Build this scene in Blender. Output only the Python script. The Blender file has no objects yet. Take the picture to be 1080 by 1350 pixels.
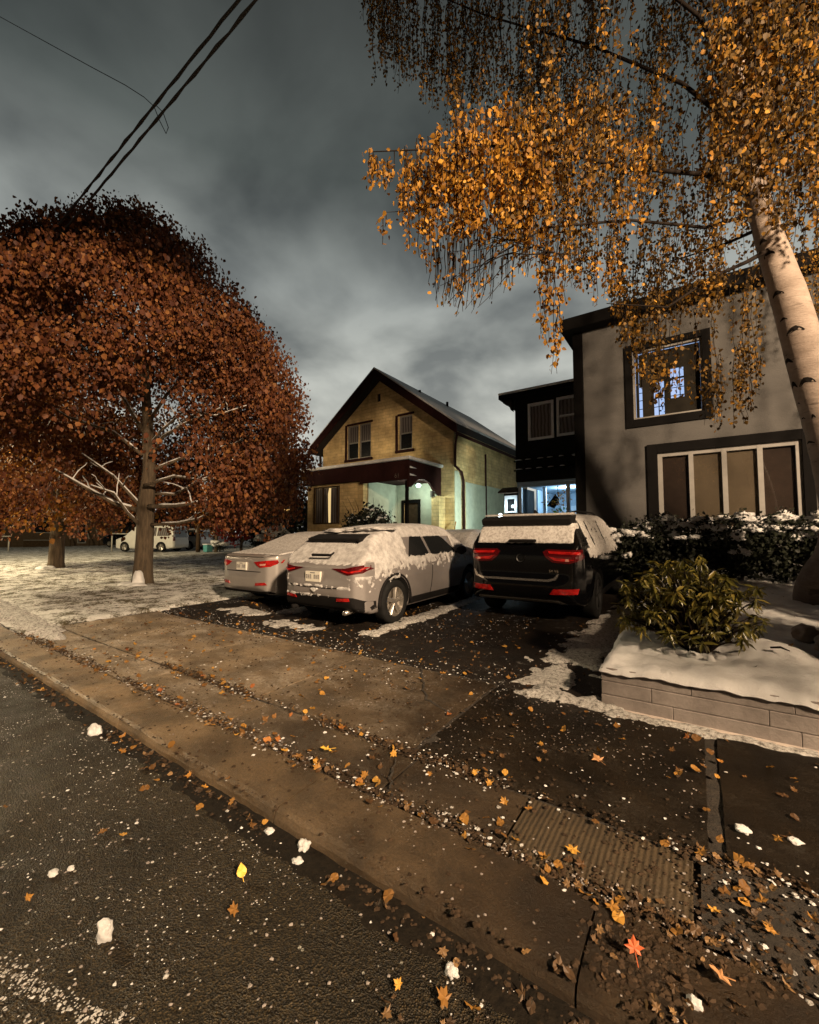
import bpy, bmesh, math, random
import numpy as np
from mathutils import Vector, Matrix, noise, geometry
from mathutils.bvhtree import BVHTree
random.seed(7); rng = np.random.default_rng(7)
R = math.radians
scene = bpy.context.scene
COL = scene.collection

# ------------------------------------------------------------------ helpers
F = 550.0; PITCH = R(3.2); YAW = R(34.5); H = 1.5
def at_depth(px, py, d):
    """world point seen at a pixel of the 1080x1350 photograph, d metres in front of the lens"""
    x = (px-540)/F*d; u = -(py-675)/F*d
    fy = math.cos(PITCH)*d - u*math.sin(PITCH); fz = math.sin(PITCH)*d + u*math.cos(PITCH)
    return Vector((-math.sin(YAW)*fy+math.cos(YAW)*x, math.cos(YAW)*fy+math.sin(YAW)*x, H+fz))
def lot_z(x, y):
    if y < 1.46: return 0.0
    if y < 3.8: return 0.07 + 0.03*min(1, (y-1.46)/2.3)
    return 0.10 + 0.014*min(y-3.8, 16)
def fbm(x, y, z=0.0, o=3):
    return noise.fractal(Vector((x, y, z)), 1.0, 2.0, o)

def tag(o, label=None, cat=None, group=None, kind=None):
    if label: o['label'] = label
    if cat: o['category'] = cat
    if group: o['group'] = group
    if kind: o['kind'] = kind
    return o
def empty(name, loc, label=None, cat=None, group=None):
    o = bpy.data.objects.new(name, None); COL.objects.link(o)
    o.location = loc; o.empty_display_size = 0.2
    return tag(o, label, cat, group)
def origin_of(p):
    v = Vector((0, 0, 0))
    while p is not None:
        v = v + Vector(p.location); p = p.parent
    return v
def link_mesh(name, me, mats, parent=None, smooth=False):
    o = bpy.data.objects.new(name, me); COL.objects.link(o)
    for m in (mats if isinstance(mats, (list, tuple)) else [mats]): me.materials.append(m)
    if parent is not None:
        off = origin_of(parent)
        if off.length > 0: me.transform(Matrix.Translation(-off))
        o.parent = parent
    if smooth: me.polygons.foreach_set('use_smooth', [True]*len(me.polygons))
    me.update()
    return o

class MB:
    def __init__(s): s.v = []; s.f = []; s.m = []
    def add(s, vs, fs, mi=0):
        n = len(s.v); s.v.extend([tuple(p) for p in vs])
        s.f.extend([tuple(i+n for i in f) for f in fs]); s.m.extend([mi]*len(fs)); return s
    def box(s, x0, x1, y0, y1, z0, z1, mi=0):
        vs = [(x0,y0,z0),(x1,y0,z0),(x1,y1,z0),(x0,y1,z0),(x0,y0,z1),(x1,y0,z1),(x1,y1,z1),(x0,y1,z1)]
        return s.add(vs, [(0,3,2,1),(4,5,6,7),(0,1,5,4),(1,2,6,5),(2,3,7,6),(3,0,4,7)], mi)
    def prism(s, poly, axis, a, b, mi=0):
        """poly: 2D points; axis 'x': (y,z) / 'y': (x,z) / 'z': (x,y) extruded from a to b"""
        def P(p, t):
            return {'x': (t, p[0], p[1]), 'y': (p[0], t, p[1]), 'z': (p[0], p[1], t)}[axis]
        n = len(poly); vs = [P(p, a) for p in poly]+[P(p, b) for p in poly]
        fs = [tuple(range(n)), tuple(range(2*n-1, n-1, -1))]+[((i+1) % n, i, n+i, n+(i+1) % n) for i in range(n)]
        return s.add(vs, fs, mi)
    def tube(s, pts, rad, n=8, mi=0, caps=True):
        pts = [Vector(p) for p in pts]
        if not isinstance(rad, (list, tuple)): rad = [rad]*len(pts)
        rings = []; base = len(s.v); up = None
        for i, p in enumerate(pts):
            d = (pts[min(i+1, len(pts)-1)]-pts[max(i-1, 0)]).normalized()
            if up is None: up = d.orthogonal().normalized()
            up = (up-d*up.dot(d)); up = up.normalized() if up.length > 1e-6 else d.orthogonal().normalized()
            w = d.cross(up)
            for k in range(n):
                a = 2*math.pi*k/n
                s.v.append(tuple(p+(up*math.cos(a)+w*math.sin(a))*rad[i]))
        for i in range(len(pts)-1):
            for k in range(n):
                a = base+i*n+k; b = base+i*n+(k+1) % n
                s.f.append((a, b, b+n, a+n)); s.m.append(mi)
        if caps:
            s.f.append(tuple(base+k for k in range(n-1, -1, -1))); s.m.append(mi)
            s.f.append(tuple(base+(len(pts)-1)*n+k for k in range(n))); s.m.append(mi)
        return s
    def lathe(s, prof, axis='z', c=(0, 0, 0), n=24, mi=0):
        """prof: (r, h) pairs turned about an axis through c"""
        base = len(s.v)
        for r, h in prof:
            for k in range(n):
                a = 2*math.pi*k/n; u, w = r*math.cos(a), r*math.sin(a)
                p = {'z': (u, w, h), 'x': (h, u, w), 'y': (u, h, w)}[axis]
                s.v.append((p[0]+c[0], p[1]+c[1], p[2]+c[2]))
        for i in range(len(prof)-1):
            for k in range(n):
                a = base+i*n+k; b = base+i*n+(k+1) % n
                s.f.append((a, b, b+n, a+n)); s.m.append(mi)
        return s
    def blob(s, c, r, seed=0, sub=2, amp=0.25, freq=2.5, mi=0, flat=None):
        bm = bmesh.new(); bmesh.ops.create_icosphere(bm, subdivisions=sub, radius=1)
        vs = []
        for v in bm.verts:
            k = 1+amp*noise.noise(v.co*freq+Vector((seed*3.1, seed*1.7, seed)))
            z = v.co.z*k*r[2]
            if flat is not None and z < flat: z = flat
            vs.append((c[0]+v.co.x*k*r[0], c[1]+v.co.y*k*r[1], c[2]+z))
        fs = [tuple(v.index for v in f.verts) for f in bm.faces]; bm.free()
        return s.add(vs, fs, mi)
    def build(s, name, mats, parent=None, smooth=False, bevel=0.0, fix=True):
        me = bpy.data.meshes.new(name); me.from_pydata(s.v, [], s.f)
        me.polygons.foreach_set('material_index', s.m)
        if fix or bevel:
            bm = bmesh.new(); bm.from_mesh(me)
            if fix: bmesh.ops.recalc_face_normals(bm, faces=bm.faces)
            if bevel:
                es = [e for e in bm.edges if len(e.link_faces) == 2 and e.calc_face_angle(0) > 0.5]
                bmesh.ops.bevel(bm, geom=es, offset=bevel, segments=1, affect='EDGES', clamp_overlap=True)
            bm.to_mesh(me); bm.free()
        return link_mesh(name, me, mats, parent, smooth)

def np_mesh(name, V, faces_idx, mat, parent=None, smooth=False):
    """V: (n,k,3) islands of k verts; faces_idx: list of index tuples within an island"""
    n, k, _ = V.shape
    me = bpy.data.meshes.new(name)
    loops = np.concatenate([np.array(f, dtype=np.int32) for f in faces_idx])
    sizes = np.array([len(f) for f in faces_idx], dtype=np.int32)
    allloops = (loops[None, :]+(np.arange(n, dtype=np.int32)*k)[:, None]).ravel()
    allsizes = np.tile(sizes, n)
    me.vertices.add(n*k); me.vertices.foreach_set('co', V.reshape(-1).astype(np.float32))
    me.loops.add(len(allloops)); me.loops.foreach_set('vertex_index', allloops)
    me.polygons.add(len(allsizes))
    me.polygons.foreach_set('loop_start', np.concatenate([[0], np.cumsum(allsizes)[:-1]]).astype(np.int32))
    me.polygons.foreach_set('loop_total', allsizes)
    me.update(calc_edges=True); me.validate()
    return link_mesh(name, me, mat, parent, smooth)

def eval_mods(o):
    dg = bpy.context.evaluated_depsgraph_get(); dg.update()
    me = bpy.data.meshes.new_from_object(o.evaluated_get(dg), depsgraph=dg)
    o.modifiers.clear(); o.data = me
    return o
def cut_boxes(o, boxes):
    c = MB()
    for b in boxes: c.box(*b)
    co = c.build('cutter', [])
    m = o.modifiers.new('b', 'BOOLEAN'); m.operation = 'DIFFERENCE'; m.solver = 'EXACT'; m.object = co; m.use_self = True
    off = origin_of(o.parent) if o.parent else Vector((0, 0, 0))
    co.location = (0, 0, 0)
    bpy.context.view_layer.update()
    eval_mods(o); bpy.data.objects.remove(co)
    return o

# ------------------------------------------------------------------ materials
class NT:
    def __init__(s, name):
        s.m = bpy.data.materials.new(name); s.m.use_nodes = True
        s.t = s.m.node_tree; s.n = s.t.nodes; s.l = s.t.links
        s.b = s.n['Principled BSDF']; s.out = s.n['Material Output']
    def N(s, t, **kw):
        n = s.n.new(t)
        for k, v in kw.items():
            if hasattr(n, k): setattr(n, k, v)
        return n
    def L(s, a, b): s.l.new(a, b)
    def pos(s):
        return s.N('ShaderNodeNewGeometry').outputs['Position']
    def obj(s):
        return s.N('ShaderNodeTexCoord').outputs['Object']
    def mapping(s, vec, scale=(1, 1, 1), rot=(0, 0, 0)):
        m = s.N('ShaderNodeMapping'); s.L(vec, m.inputs['Vector'])
        m.inputs['Scale'].default_value = scale; m.inputs['Rotation'].default_value = rot
        return m.outputs['Vector']
    def noise(s, vec, scale, detail=4, rough=0.55, dist=0.0):
        n = s.N('ShaderNodeTexNoise'); s.L(vec, n.inputs['Vector'])
        n.inputs['Scale'].default_value = scale; n.inputs['Detail'].default_value = detail
        n.inputs['Roughness'].default_value = rough; n.inputs['Distortion'].default_value = dist
        return n.outputs['Fac']
    def voro(s, vec, scale, feature='F1', out='Distance'):
        n = s.N('ShaderNodeTexVoronoi'); n.feature = feature; s.L(vec, n.inputs['Vector']); n.inputs['Scale'].default_value = scale
        return n.outputs[out]
    def ramp(s, fac, stops, interp='LINEAR'):
        r = s.N('ShaderNodeValToRGB'); s.L(fac, r.inputs['Fac']); e = r.color_ramp.elements
        r.color_ramp.interpolation = interp
        while len(e) < len(stops): e.new(0.5)
        for i, (p, c) in enumerate(stops):
            e[i].position = p
            e[i].color = (c, c, c, 1) if isinstance(c, (int, float)) else (*c, 1)
        return r.outputs['Color']
    def mix(s, fac, a, b):
        m = s.N('ShaderNodeMix', data_type='RGBA'); 
        for k, v in ((0, fac), (6, a), (7, b)):
            if isinstance(v, bpy.types.NodeSocket): s.L(v, m.inputs[k])
            elif k == 0: m.inputs[k].default_value = v
            else: m.inputs[k].default_value = (*v, 1)
        return m.outputs[2]
    def math(s, op, a, b=0.0, clamp=False):
        m = s.N('ShaderNodeMath', operation=op); m.use_clamp = clamp
        for i, v in enumerate((a, b)):
            if isinstance(v, bpy.types.NodeSocket): s.L(v, m.inputs[i])
            else: m.inputs[i].default_value = v
        return m.outputs[0]
    def bump(s, h, strength=0.3, dist=0.01):
        b = s.N('ShaderNodeBump'); s.L(h, b.inputs['Height'])
        b.inputs['Strength'].default_value = strength; b.inputs['Distance'].default_value = dist
        s.L(b.outputs['Normal'], s.b.inputs['Normal'])
    def set(s, col=None, rough=None, metal=None, **kw):
        for k, v in (('Base Color', col), ('Roughness', rough), ('Metallic', metal)):
            if v is None: continue
            if isinstance(v, bpy.types.NodeSocket): s.L(v, s.b.inputs[k])
            elif k == 'Base Color': s.b.inputs[k].default_value = (*v, 1)
            else: s.b.inputs[k].default_value = v
        for k, v in kw.items():
            s.b.inputs[k.replace('_', ' ')].default_value = v
        return s.m

def simple(name, col, rough=0.6, metal=0.0, var=0.25, scale=6.0, bump=0.0, bscale=60.0):
    t = NT(name); p = t.obj()
    a = tuple(c*(1-var) for c in col); b = tuple(min(1, c*(1+var)) for c in col)
    t.set(t.ramp(t.noise(p, scale, 6, 0.65), [(0.3, a), (0.7, b)]), rough, metal)
    if rough >= 0.75: t.b.inputs['Specular IOR Level'].default_value = 0.15
    if bump: t.bump(t.noise(p, bscale, 4), bump, 0.01)
    return t.m
def glow(name, col, strength):
    t = NT(name); t.set((0.02, 0.02, 0.02), 0.5)
    t.b.inputs['Emission Color'].default_value = (*col, 1); t.b.inputs['Emission Strength'].default_value = strength
    return t.m

M = {}
def make_materials():
    # asphalt street, coarse with pale stone and frost grains
    t = NT('asphalt'); p = t.pos()
    n1 = t.noise(p, 1.1, 5, 0.6); v = t.voro(p, 150); v2 = t.voro(p, 70)
    base = t.ramp(n1, [(0.3, (0.011, 0.008, 0.004)), (0.7, (0.028, 0.0205, 0.0105))])
    vc = t.voro(p, 150, 'F1', 'Color'); sep = t.N('ShaderNodeSeparateColor'); t.L(vc, sep.inputs[0])
    stone = t.ramp(sep.outputs[0], [(0.0, (0.25, 0.25, 0.25)), (0.55, (0.9, 0.9, 0.9)), (0.85, (1.8, 1.75, 1.6)), (1, (2.6, 2.5, 2.2))])
    mul = t.N('ShaderNodeMix', data_type='RGBA', blend_type='MULTIPLY'); mul.inputs[0].default_value = 0.85
    t.L(base, mul.inputs[6]); t.L(stone, mul.inputs[7])
    sp = t.voro(p, 30); spc = t.voro(p, 30, 'F1', 'Color'); s2 = t.N('ShaderNodeSeparateColor'); t.L(spc, s2.inputs[0])
    sparse = t.math('MULTIPLY', t.math('LESS_THAN', sp, 0.20), t.math('GREATER_THAN', s2.outputs[1], 0.90))
    patch = t.ramp(t.noise(p, 2.3, 3), [(0.42, 0.05), (0.62, 1.0)])
    col = t.mix(t.math('MULTIPLY', sparse, patch), mul.outputs[2], (0.55, 0.53, 0.46))
    t.set(col, t.ramp(t.noise(p, 3, 3), [(0.35, 0.42), (0.65, 0.75)]))
    t.b.inputs['Specular IOR Level'].default_value = 0.2
    t.bump(t.math('ADD', t.math('MULTIPLY', v, 0.7), t.math('MULTIPLY', v2, 0.6)), 1.0, 0.014)
    M['asphalt'] = t.m
    # driveway asphalt: darker, wet
    t = NT('driveway_asphalt'); p = t.pos(); v = t.voro(p, 80)
    fro = t.ramp(t.noise(p, 9, 8, 0.72), [(0.56, 0.0), (0.66, 1.0)])
    big = t.ramp(t.noise(p, 0.9, 3), [(0.45, 0.0), (0.65, 0.5)])
    col = t.mix(t.math('MULTIPLY', fro, big), t.ramp(t.noise(p, 2, 6, 0.7), [(0.3, (0.007, 0.0055, 0.0045)), (0.75, (0.026, 0.019, 0.014))]), (0.42, 0.40, 0.37))
    t.set(col, 0.6); t.b.inputs['Specular IOR Level'].default_value = 0.15; t.bump(v, 0.8, 0.01); M['driveway'] = t.m
    # pavement concrete, brown-grey, damp blotches and a dust of frost
    def concrete(name, a, b, frost, damp, end_shade=None):
        t = NT(name); p = t.pos()
        n = t.noise(p, 1.3, 8, 0.68); fine = t.ramp(t.noise(p, 70, 8, 0.85), [(0.36, 0.0), (0.62, 1.0)])
        base = t.mix(t.math('MULTIPLY', fine, 0.7), t.ramp(n, [(0.32, a), (0.68, b)]), tuple(c*0.32 for c in a))
        fr = t.ramp(t.noise(t.mapping(p, (1.3, 2.4, 1), (0, 0, 0.35)), 1.3, 10, 0.80), [(0.47, 0.0), (0.66, 1.0)])
        gr = t.ramp(t.noise(p, 38, 6, 0.8), [(0.42, 0.0), (0.62, 1.0)])
        col = t.mix(t.math('MULTIPLY', t.math('MULTIPLY', fr, gr), frost), base, (0.62, 0.56, 0.48))
        st = t.ramp(t.noise(p, 2.7, 5, 0.6), [(0.40, damp), (0.58, 1.0)])
        mul = t.N('ShaderNodeMix', data_type='RGBA', blend_type='MULTIPLY'); mul.inputs[0].default_value = 1
        t.L(col, mul.inputs[6]); t.L(st, mul.inputs[7]); out = mul.outputs[2]
        rgh = t.ramp(n, [(0.35, 0.34), (0.65, 0.62)])
        if end_shade:    # darkens towards the right end, painting in the dimmer light there
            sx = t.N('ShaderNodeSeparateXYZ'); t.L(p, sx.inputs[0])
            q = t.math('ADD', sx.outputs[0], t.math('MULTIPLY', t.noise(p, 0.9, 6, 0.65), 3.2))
            k = t.ramp(t.math('MULTIPLY', t.math('ADD', q, 6.0), 0.1), [(end_shade[0], 1.0), (end_shade[1], (end_shade[2]*1.18, end_shade[2]*1.03, end_shade[2]*0.85))])
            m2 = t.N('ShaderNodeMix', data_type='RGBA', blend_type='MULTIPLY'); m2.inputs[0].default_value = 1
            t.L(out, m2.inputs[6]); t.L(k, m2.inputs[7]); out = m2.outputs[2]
        t.set(out, rgh)
        t.b.inputs['Specular IOR Level'].default_value = 0.22 if end_shade else 0.10
        t.bump(t.math('ADD', t.noise(p, 90, 6, 0.8), t.math('MULTIPLY', t.noise(p, 14, 4), 0.8)), 1.0, 0.011)
        return t.m
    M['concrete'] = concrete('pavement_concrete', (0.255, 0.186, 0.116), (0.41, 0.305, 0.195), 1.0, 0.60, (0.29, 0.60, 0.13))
    M['concrete_dark'] = concrete('dark_pavement_concrete', (0.009, 0.0058, 0.0028), (0.026, 0.0165, 0.008), 0.05, 0.55)  # darker slabs at the right end of the pavement
    M['kerb'] = concrete('kerb_concrete', (0.225, 0.152, 0.082), (0.36, 0.25, 0.14), 0.12, 0.5, (0.34, 0.68, 0.14))
    # ridged apron slab: broom grooves
    t = NT('ridged_concrete'); p = t.pos()
    w = t.N('ShaderNodeTexWave'); w.wave_type = 'BANDS'; w.bands_direction = 'X'; t.L(p, w.inputs['Vector']); w.inputs['Scale'].default_value = 13.0
    w.inputs['Distortion'].default_value = 0.8; w.inputs['Detail'].default_value = 2
    t.set(t.ramp(t.noise(p, 3, 8, 0.7), [(0.3, (0.022, 0.015, 0.008)), (0.7, (0.055, 0.037, 0.018))]), 0.6)
    t.bump(t.math('ADD', t.math('MULTIPLY', w.outputs['Fac'], 0.28), t.math('MULTIPLY', t.noise(p, 80, 4), 0.5)), 0.9, 0.012); M['ridged'] = t.m
    # soil
    t = NT('soil'); p = t.pos()
    t.set(t.ramp(t.noise(p, 14, 8, 0.75), [(0.3, (0.008, 0.006, 0.004)), (0.6, (0.035, 0.025, 0.016)), (0.78, (0.09, 0.07, 0.05))]), 0.9)
    t.bump(t.noise(p, 30, 8, 0.75), 1.0, 0.04); M['soil'] = t.m
    M['gutter'] = simple('gutter_shade_strip', (0.007, 0.005, 0.003), 0.9, var=0.6, scale=25, bump=0.8, bscale=60)  # near-black, carries the kerb's shadow as colour
    M['mulch'] = simple('mulch', (0.035, 0.022, 0.013), 0.9, var=0.6, scale=30)
    # snow-dusted lawn
    t = NT('snowy_lawn'); p = t.pos()
    n = t.noise(p, 2.6, 9, 0.74); blade = t.noise(t.mapping(p, (1, 1, 1), (0, 0, 0.5)), 26, 6, 0.8)
    f = t.ramp(t.math('ADD', t.math('MULTIPLY', n, 0.6), t.math('MULTIPLY', blade, 0.45)), [(0.475, 0.0), (0.555, 1.0)])
    dirt = t.ramp(t.noise(p, 18, 5, 0.7), [(0.3, (0.03, 0.028, 0.012)), (0.7, (0.13, 0.10, 0.045))])
    t.set(t.mix(f, dirt, (0.70, 0.69, 0.66)), 0.8); t.bump(t.noise(p, 20, 8, 0.8), 0.8, 0.05); M['lawn'] = t.m
    # snow
    t = NT('snow'); p = t.pos()
    t.set(t.ramp(t.noise(p, 5, 6, 0.6), [(0.3, (0.62, 0.61, 0.60)), (0.7, (0.80, 0.80, 0.80))]), 0.75)
    t.bump(t.math('ADD', t.noise(p, 55, 8, 0.8), t.math('MULTIPLY', t.noise(p, 9, 5), 1.2)), 0.9, 0.02); M['snow'] = t.m
    t = NT('thin_snow'); p = t.pos()
    t.set(t.ramp(t.noise(p, 26, 6, 0.75), [(0.36, (0.30, 0.27, 0.25)), (0.55, (0.60, 0.58, 0.56))]), 0.8)
    t.bump(t.noise(p, 60, 5, 0.7), 0.4, 0.01); M['thin_snow'] = t.m
    t = NT('gritty_snow'); p = t.pos()
    t.set(t.ramp(t.noise(p, 30, 7, 0.8), [(0.36, (0.06, 0.05, 0.04)), (0.52, (0.55, 0.53, 0.50)), (0.7, (0.75, 0.74, 0.73))]), 0.85)
    t.bump(t.noise(p, 45, 6, 0.8), 0.9, 0.03); M['gritty_snow'] = t.m
    t = NT('car_snow'); p = t.pos()
    t.set(t.ramp(t.noise(p, 9, 9, 0.78), [(0.36, (0.30, 0.285, 0.28)), (0.60, (0.58, 0.565, 0.555))]), 0.85)
    t.bump(t.noise(p, 55, 7, 0.8), 0.8, 0.015); M['car_snow'] = t.m
    # brick
    def brick(name, a, b, mortar, sc=1.0):
        t = NT(name); p = t.pos(); s = t.N('ShaderNodeSeparateXYZ'); t.L(p, s.inputs[0])
        c = t.N('ShaderNodeCombineXYZ'); t.L(t.math('ADD', s.outputs[0], s.outputs[1]), c.inputs[0]); t.L(s.outputs[2], c.inputs[1])
        br = t.N('ShaderNodeTexBrick'); t.L(c.outputs[0], br.inputs['Vector']); br.inputs['Scale'].default_value = 1
        br.inputs['Brick Width'].default_value = 0.42*sc; br.inputs['Row Height'].default_value = 0.15*sc; br.inputs['Mortar Size'].default_value = 0.014
        br.inputs['Mortar Smooth'].default_value = 0.4; br.inputs['Bias'].default_value = 0.0
        br.inputs['Color1'].default_value = (*a, 1); br.inputs['Color2'].default_value = (*b, 1); br.inputs['Mortar'].default_value = (*mortar, 1)
        st = t.ramp(t.noise(t.mapping(p, (1, 1, 0.8)), 1.4, 7, 0.7), [(0.33, (0.52, 0.50, 0.48)), (0.66, (1.12, 1.12, 1.1))])
        mul = t.N('ShaderNodeMix', data_type='RGBA', blend_type='MULTIPLY'); mul.inputs[0].default_value = 1
        t.L(br.outputs['Color'], mul.inputs[6]); t.L(st, mul.inputs[7])
        t.set(mul.outputs[2], 0.85)
        t.bump(t.math('ADD', t.math('MULTIPLY', br.outputs['Fac'], -1.0), t.math('MULTIPLY', t.noise(p, 30, 4), 0.5)), 0.7, 0.015)
        return t.m
    M['brick'] = brick('buff_brick', (0.64, 0.46, 0.215), (0.76, 0.57, 0.29), (0.56, 0.41, 0.20))
    M['stucco_green'] = simple('pale_stucco', (0.46, 0.50, 0.41), 0.9, var=0.18, scale=2.2, bump=0.4, bscale=30)
    # grey house rough-cast
    t = NT('grey_siding'); p = t.pos()
    t.set(t.ramp(t.noise(t.mapping(p, (1, 1, 3)), 0.9, 8, 0.65), [(0.3, (0.058, 0.056, 0.055)), (0.7, (0.088, 0.084, 0.081))]), 0.9)
    t.bump(t.noise(p, 45, 5, 0.7), 0.6, 0.01); M['grey_wall'] = t.m
    M['black_trim'] = simple('black_trim', (0.0035, 0.003, 0.003), 0.95)
    M['black_siding'] = simple('black_siding', (0.010, 0.010, 0.010), 0.75)
    M['brown_trim'] = simple('dark_brown_trim', (0.026, 0.008, 0.007), 0.85)
    M['white_frame'] = simple('white_frame', (0.20, 0.19, 0.178), 0.5, var=0.12)
    M['bright_frame'] = simple('clean_white_frame', (0.75, 0.77, 0.80), 0.5, var=0.08)
    M['roof_snow'] = simple('roof_snow', (0.72, 0.73, 0.74), 0.85, var=0.2, scale=2.5)
    M['roof_dark'] = simple('roof_shingle', (0.02, 0.018, 0.018), 0.8)
    M['blind'] = simple('brown_blind', (0.075, 0.058, 0.038), 0.8, var=0.2, scale=1.2)
    M['dark_room'] = simple('dark_curtain', (0.012, 0.010, 0.007), 0.8)
    M['dark_blind'] = simple('dark_blind', (0.022, 0.014, 0.010), 0.8)
    t = NT('curtain'); w = t.N('ShaderNodeTexWave'); w.bands_direction = 'X'; t.L(t.pos(), w.inputs['Vector']); w.inputs['Scale'].default_value = 2.2; w.inputs['Distortion'].default_value = 1.5
    t.set(t.ramp(w.outputs['Fac'], [(0, (0.05, 0.042, 0.04)), (1, (0.17, 0.15, 0.145))]), 0.9); M['curtain'] = t.m
    t = NT('lit_curtain'); w = t.N('ShaderNodeTexWave'); w.bands_direction = 'X'; t.L(t.pos(), w.inputs['Vector']); w.inputs['Scale'].default_value = 2.6; w.inputs['Distortion'].default_value = 2.5
    t.set(t.ramp(w.outputs['Fac'], [(0, (0.16, 0.14, 0.135)), (1, (0.42, 0.38, 0.37))]), 0.9); M['lit_curtain'] = t.m  # lighter curtain, makes up in colour for light missing on the wing windows
    t = NT('window_glass'); t.set((0.012, 0.013, 0.014), 0.06); t.b.inputs['Specular IOR Level'].default_value = 0.5; M['glass'] = t.m
    t = NT('clear_glass'); tr = t.N('ShaderNodeBsdfTransparent'); gl = t.N('ShaderNodeBsdfGlossy'); gl.inputs['Roughness'].default_value = 0.03; fz = t.N('ShaderNodeFresnel'); fz.inputs['IOR'].default_value = 1.5
    mx = t.N('ShaderNodeMixShader'); t.L(fz.outputs[0], mx.inputs[0]); t.L(tr.outputs[0], mx.inputs[1]); t.L(gl.outputs[0], mx.inputs[2]); t.L(mx.outputs[0], t.out.inputs['Surface']); M['clear_glass'] = t.m
    # concrete blocks of the low wall
    t = NT('wall_block'); p = t.pos()
    t.set(t.ramp(t.noise(p, 3.2, 9, 0.72), [(0.3, (0.145, 0.122, 0.110)), (0.7, (0.31, 0.272, 0.25))]), 0.85)
    t.bump(t.noise(p, 50, 6, 0.75), 0.6, 0.012); M['block'] = t.m
    M['footing'] = simple('pale_footing', (0.42, 0.36, 0.32), 0.85, var=0.25, scale=4, bump=0.5)
    # bark
    t = NT('maple_bark'); p = t.pos()
    t.set(t.ramp(t.noise(t.mapping(p, (9, 9, 1.2)), 2.0, 6, 0.7), [(0.3, (0.035, 0.024, 0.014)), (0.7, (0.13, 0.092, 0.055))]), 0.9)
    t.bump(t.noise(t.mapping(p, (9, 9, 1.2)), 2.5, 6, 0.7), 1.0, 0.03); M['bark'] = t.m
    t = NT('birch_bark'); p = t.pos()
    base = t.ramp(t.noise(t.mapping(p, (1, 1, 2)), 3, 7, 0.7), [(0.3, (0.19, 0.145, 0.115)), (0.7, (0.36, 0.29, 0.245))])
    len_ = t.ramp(t.noise(t.mapping(p, (2.2, 2.2, 11)), 2.2, 4, 0.6), [(0.63, 0.0), (0.69, 1.0)])
    big = t.ramp(t.noise(t.mapping(p, (2.2, 2.2, 4.2), (0.2, 0.25, 0)), 1.0, 3, 0.55), [(0.635, 0.0), (0.66, 1.0)])
    low = t.N('ShaderNodeSeparateXYZ'); t.L(p, low.inputs[0])
    rough_base = t.ramp(t.math('ADD', t.math('MULTIPLY', low.outputs[2], 0.35), t.math('MULTIPLY', t.noise(p, 6, 5, .7), 0.6)), [(0.62, 1.0), (0.9, 0.0)])
    c1 = t.mix(t.math('MULTIPLY', len_, 0.55), base, (0.06, 0.04, 0.03)); c2 = t.mix(big, c1, (0.010, 0.008, 0.007))
    t.set(t.mix(t.math('MULTIPLY', rough_base, 0.75), c2, (0.07, 0.05, 0.035)), 0.8); t.bump(t.noise(t.mapping(p, (2, 2, 10)), 4, 6, 0.7), 0.6, 0.02); M['birch_bark'] = t.m
    M['scar'] = simple('birch_scar', (0.010, 0.008, 0.007), 0.9)
    M['twig'] = simple('dark_twig', (0.012, 0.008, 0.006), 0.85)
    # leaves: colour by leaf (random per island)
    def leaf(name, stops, transl=0.3, rough=0.6, spec=0.3):
        t = NT(name); g = t.N('ShaderNodeNewGeometry')
        c = t.ramp(g.outputs['Random Per Island'], stops)
        n = t.noise(g.outputs['Position'], 0.8, 3); 
        mul = t.N('ShaderNodeMix', data_type='RGBA', blend_type='MULTIPLY'); mul.inputs[0].default_value = 1
        t.L(c, mul.inputs[6]); t.L(t.ramp(n, [(0.3, 0.7), (0.7, 1.2)]), mul.inputs[7]); c = mul.outputs[2]
        t.set(c, rough); t.b.inputs['Specular IOR Level'].default_value = spec
        tr = t.N('ShaderNodeBsdfTranslucent'); t.L(c, tr.inputs['Color'])
        mx = t.N('ShaderNodeMixShader'); mx.inputs[0].default_value = transl
        t.L(t.b.outputs[0], mx.inputs[1]); t.L(tr.outputs[0], mx.inputs[2]); t.L(mx.outputs[0], t.out.inputs['Surface'])
        return t.m
    M['maple_leaf'] = leaf('maple_leaf', [(0, (0.06, 0.018, 0.010)), (0.45, (0.135, 0.044, 0.017)), (0.8, (0.20, 0.072, 0.023)), (1, (0.30, 0.13, 0.038))], 0.25)
    M['gold_leaf'] = leaf('gold_leaf', [(0, (0.16, 0.052, 0.010)), (0.5, (0.30, 0.125, 0.016)), (1, (0.42, 0.20, 0.024))])
    M['birch_leaf'] = leaf('birch_leaf', [(0, (0.13, 0.055, 0.010)), (0.3, (0.27, 0.122, 0.016)), (0.7, (0.42, 0.20, 0.024)), (1, (0.56, 0.29, 0.04))], 0.4)
    M['birch_dark'] = leaf('dark_birch_leaf', [(0, (0.040, 0.023, 0.006)), (0.4, (0.10, 0.055, 0.011)), (0.8, (0.17, 0.092, 0.016)), (1, (0.27, 0.145, 0.025))], 0.35)  # darker birch leaves, most of the crown outside the left cluster
    M['red_leaf'] = leaf('red_leaf', [(0, (0.10, 0.006, 0.006)), (1, (0.26, 0.022, 0.014))])
    M['rhodo_leaf'] = leaf('laurel_leaf', [(0, (0.065, 0.062, 0.012)), (0.6, (0.17, 0.15, 0.028)), (1, (0.30, 0.23, 0.05))], 0.12, 0.35, 0.6)
    M['hedge_leaf'] = leaf('hedge_leaf', [(0, (0.006, 0.008, 0.005)), (1, (0.022, 0.026, 0.014))], 0.1, 0.6)
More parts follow.
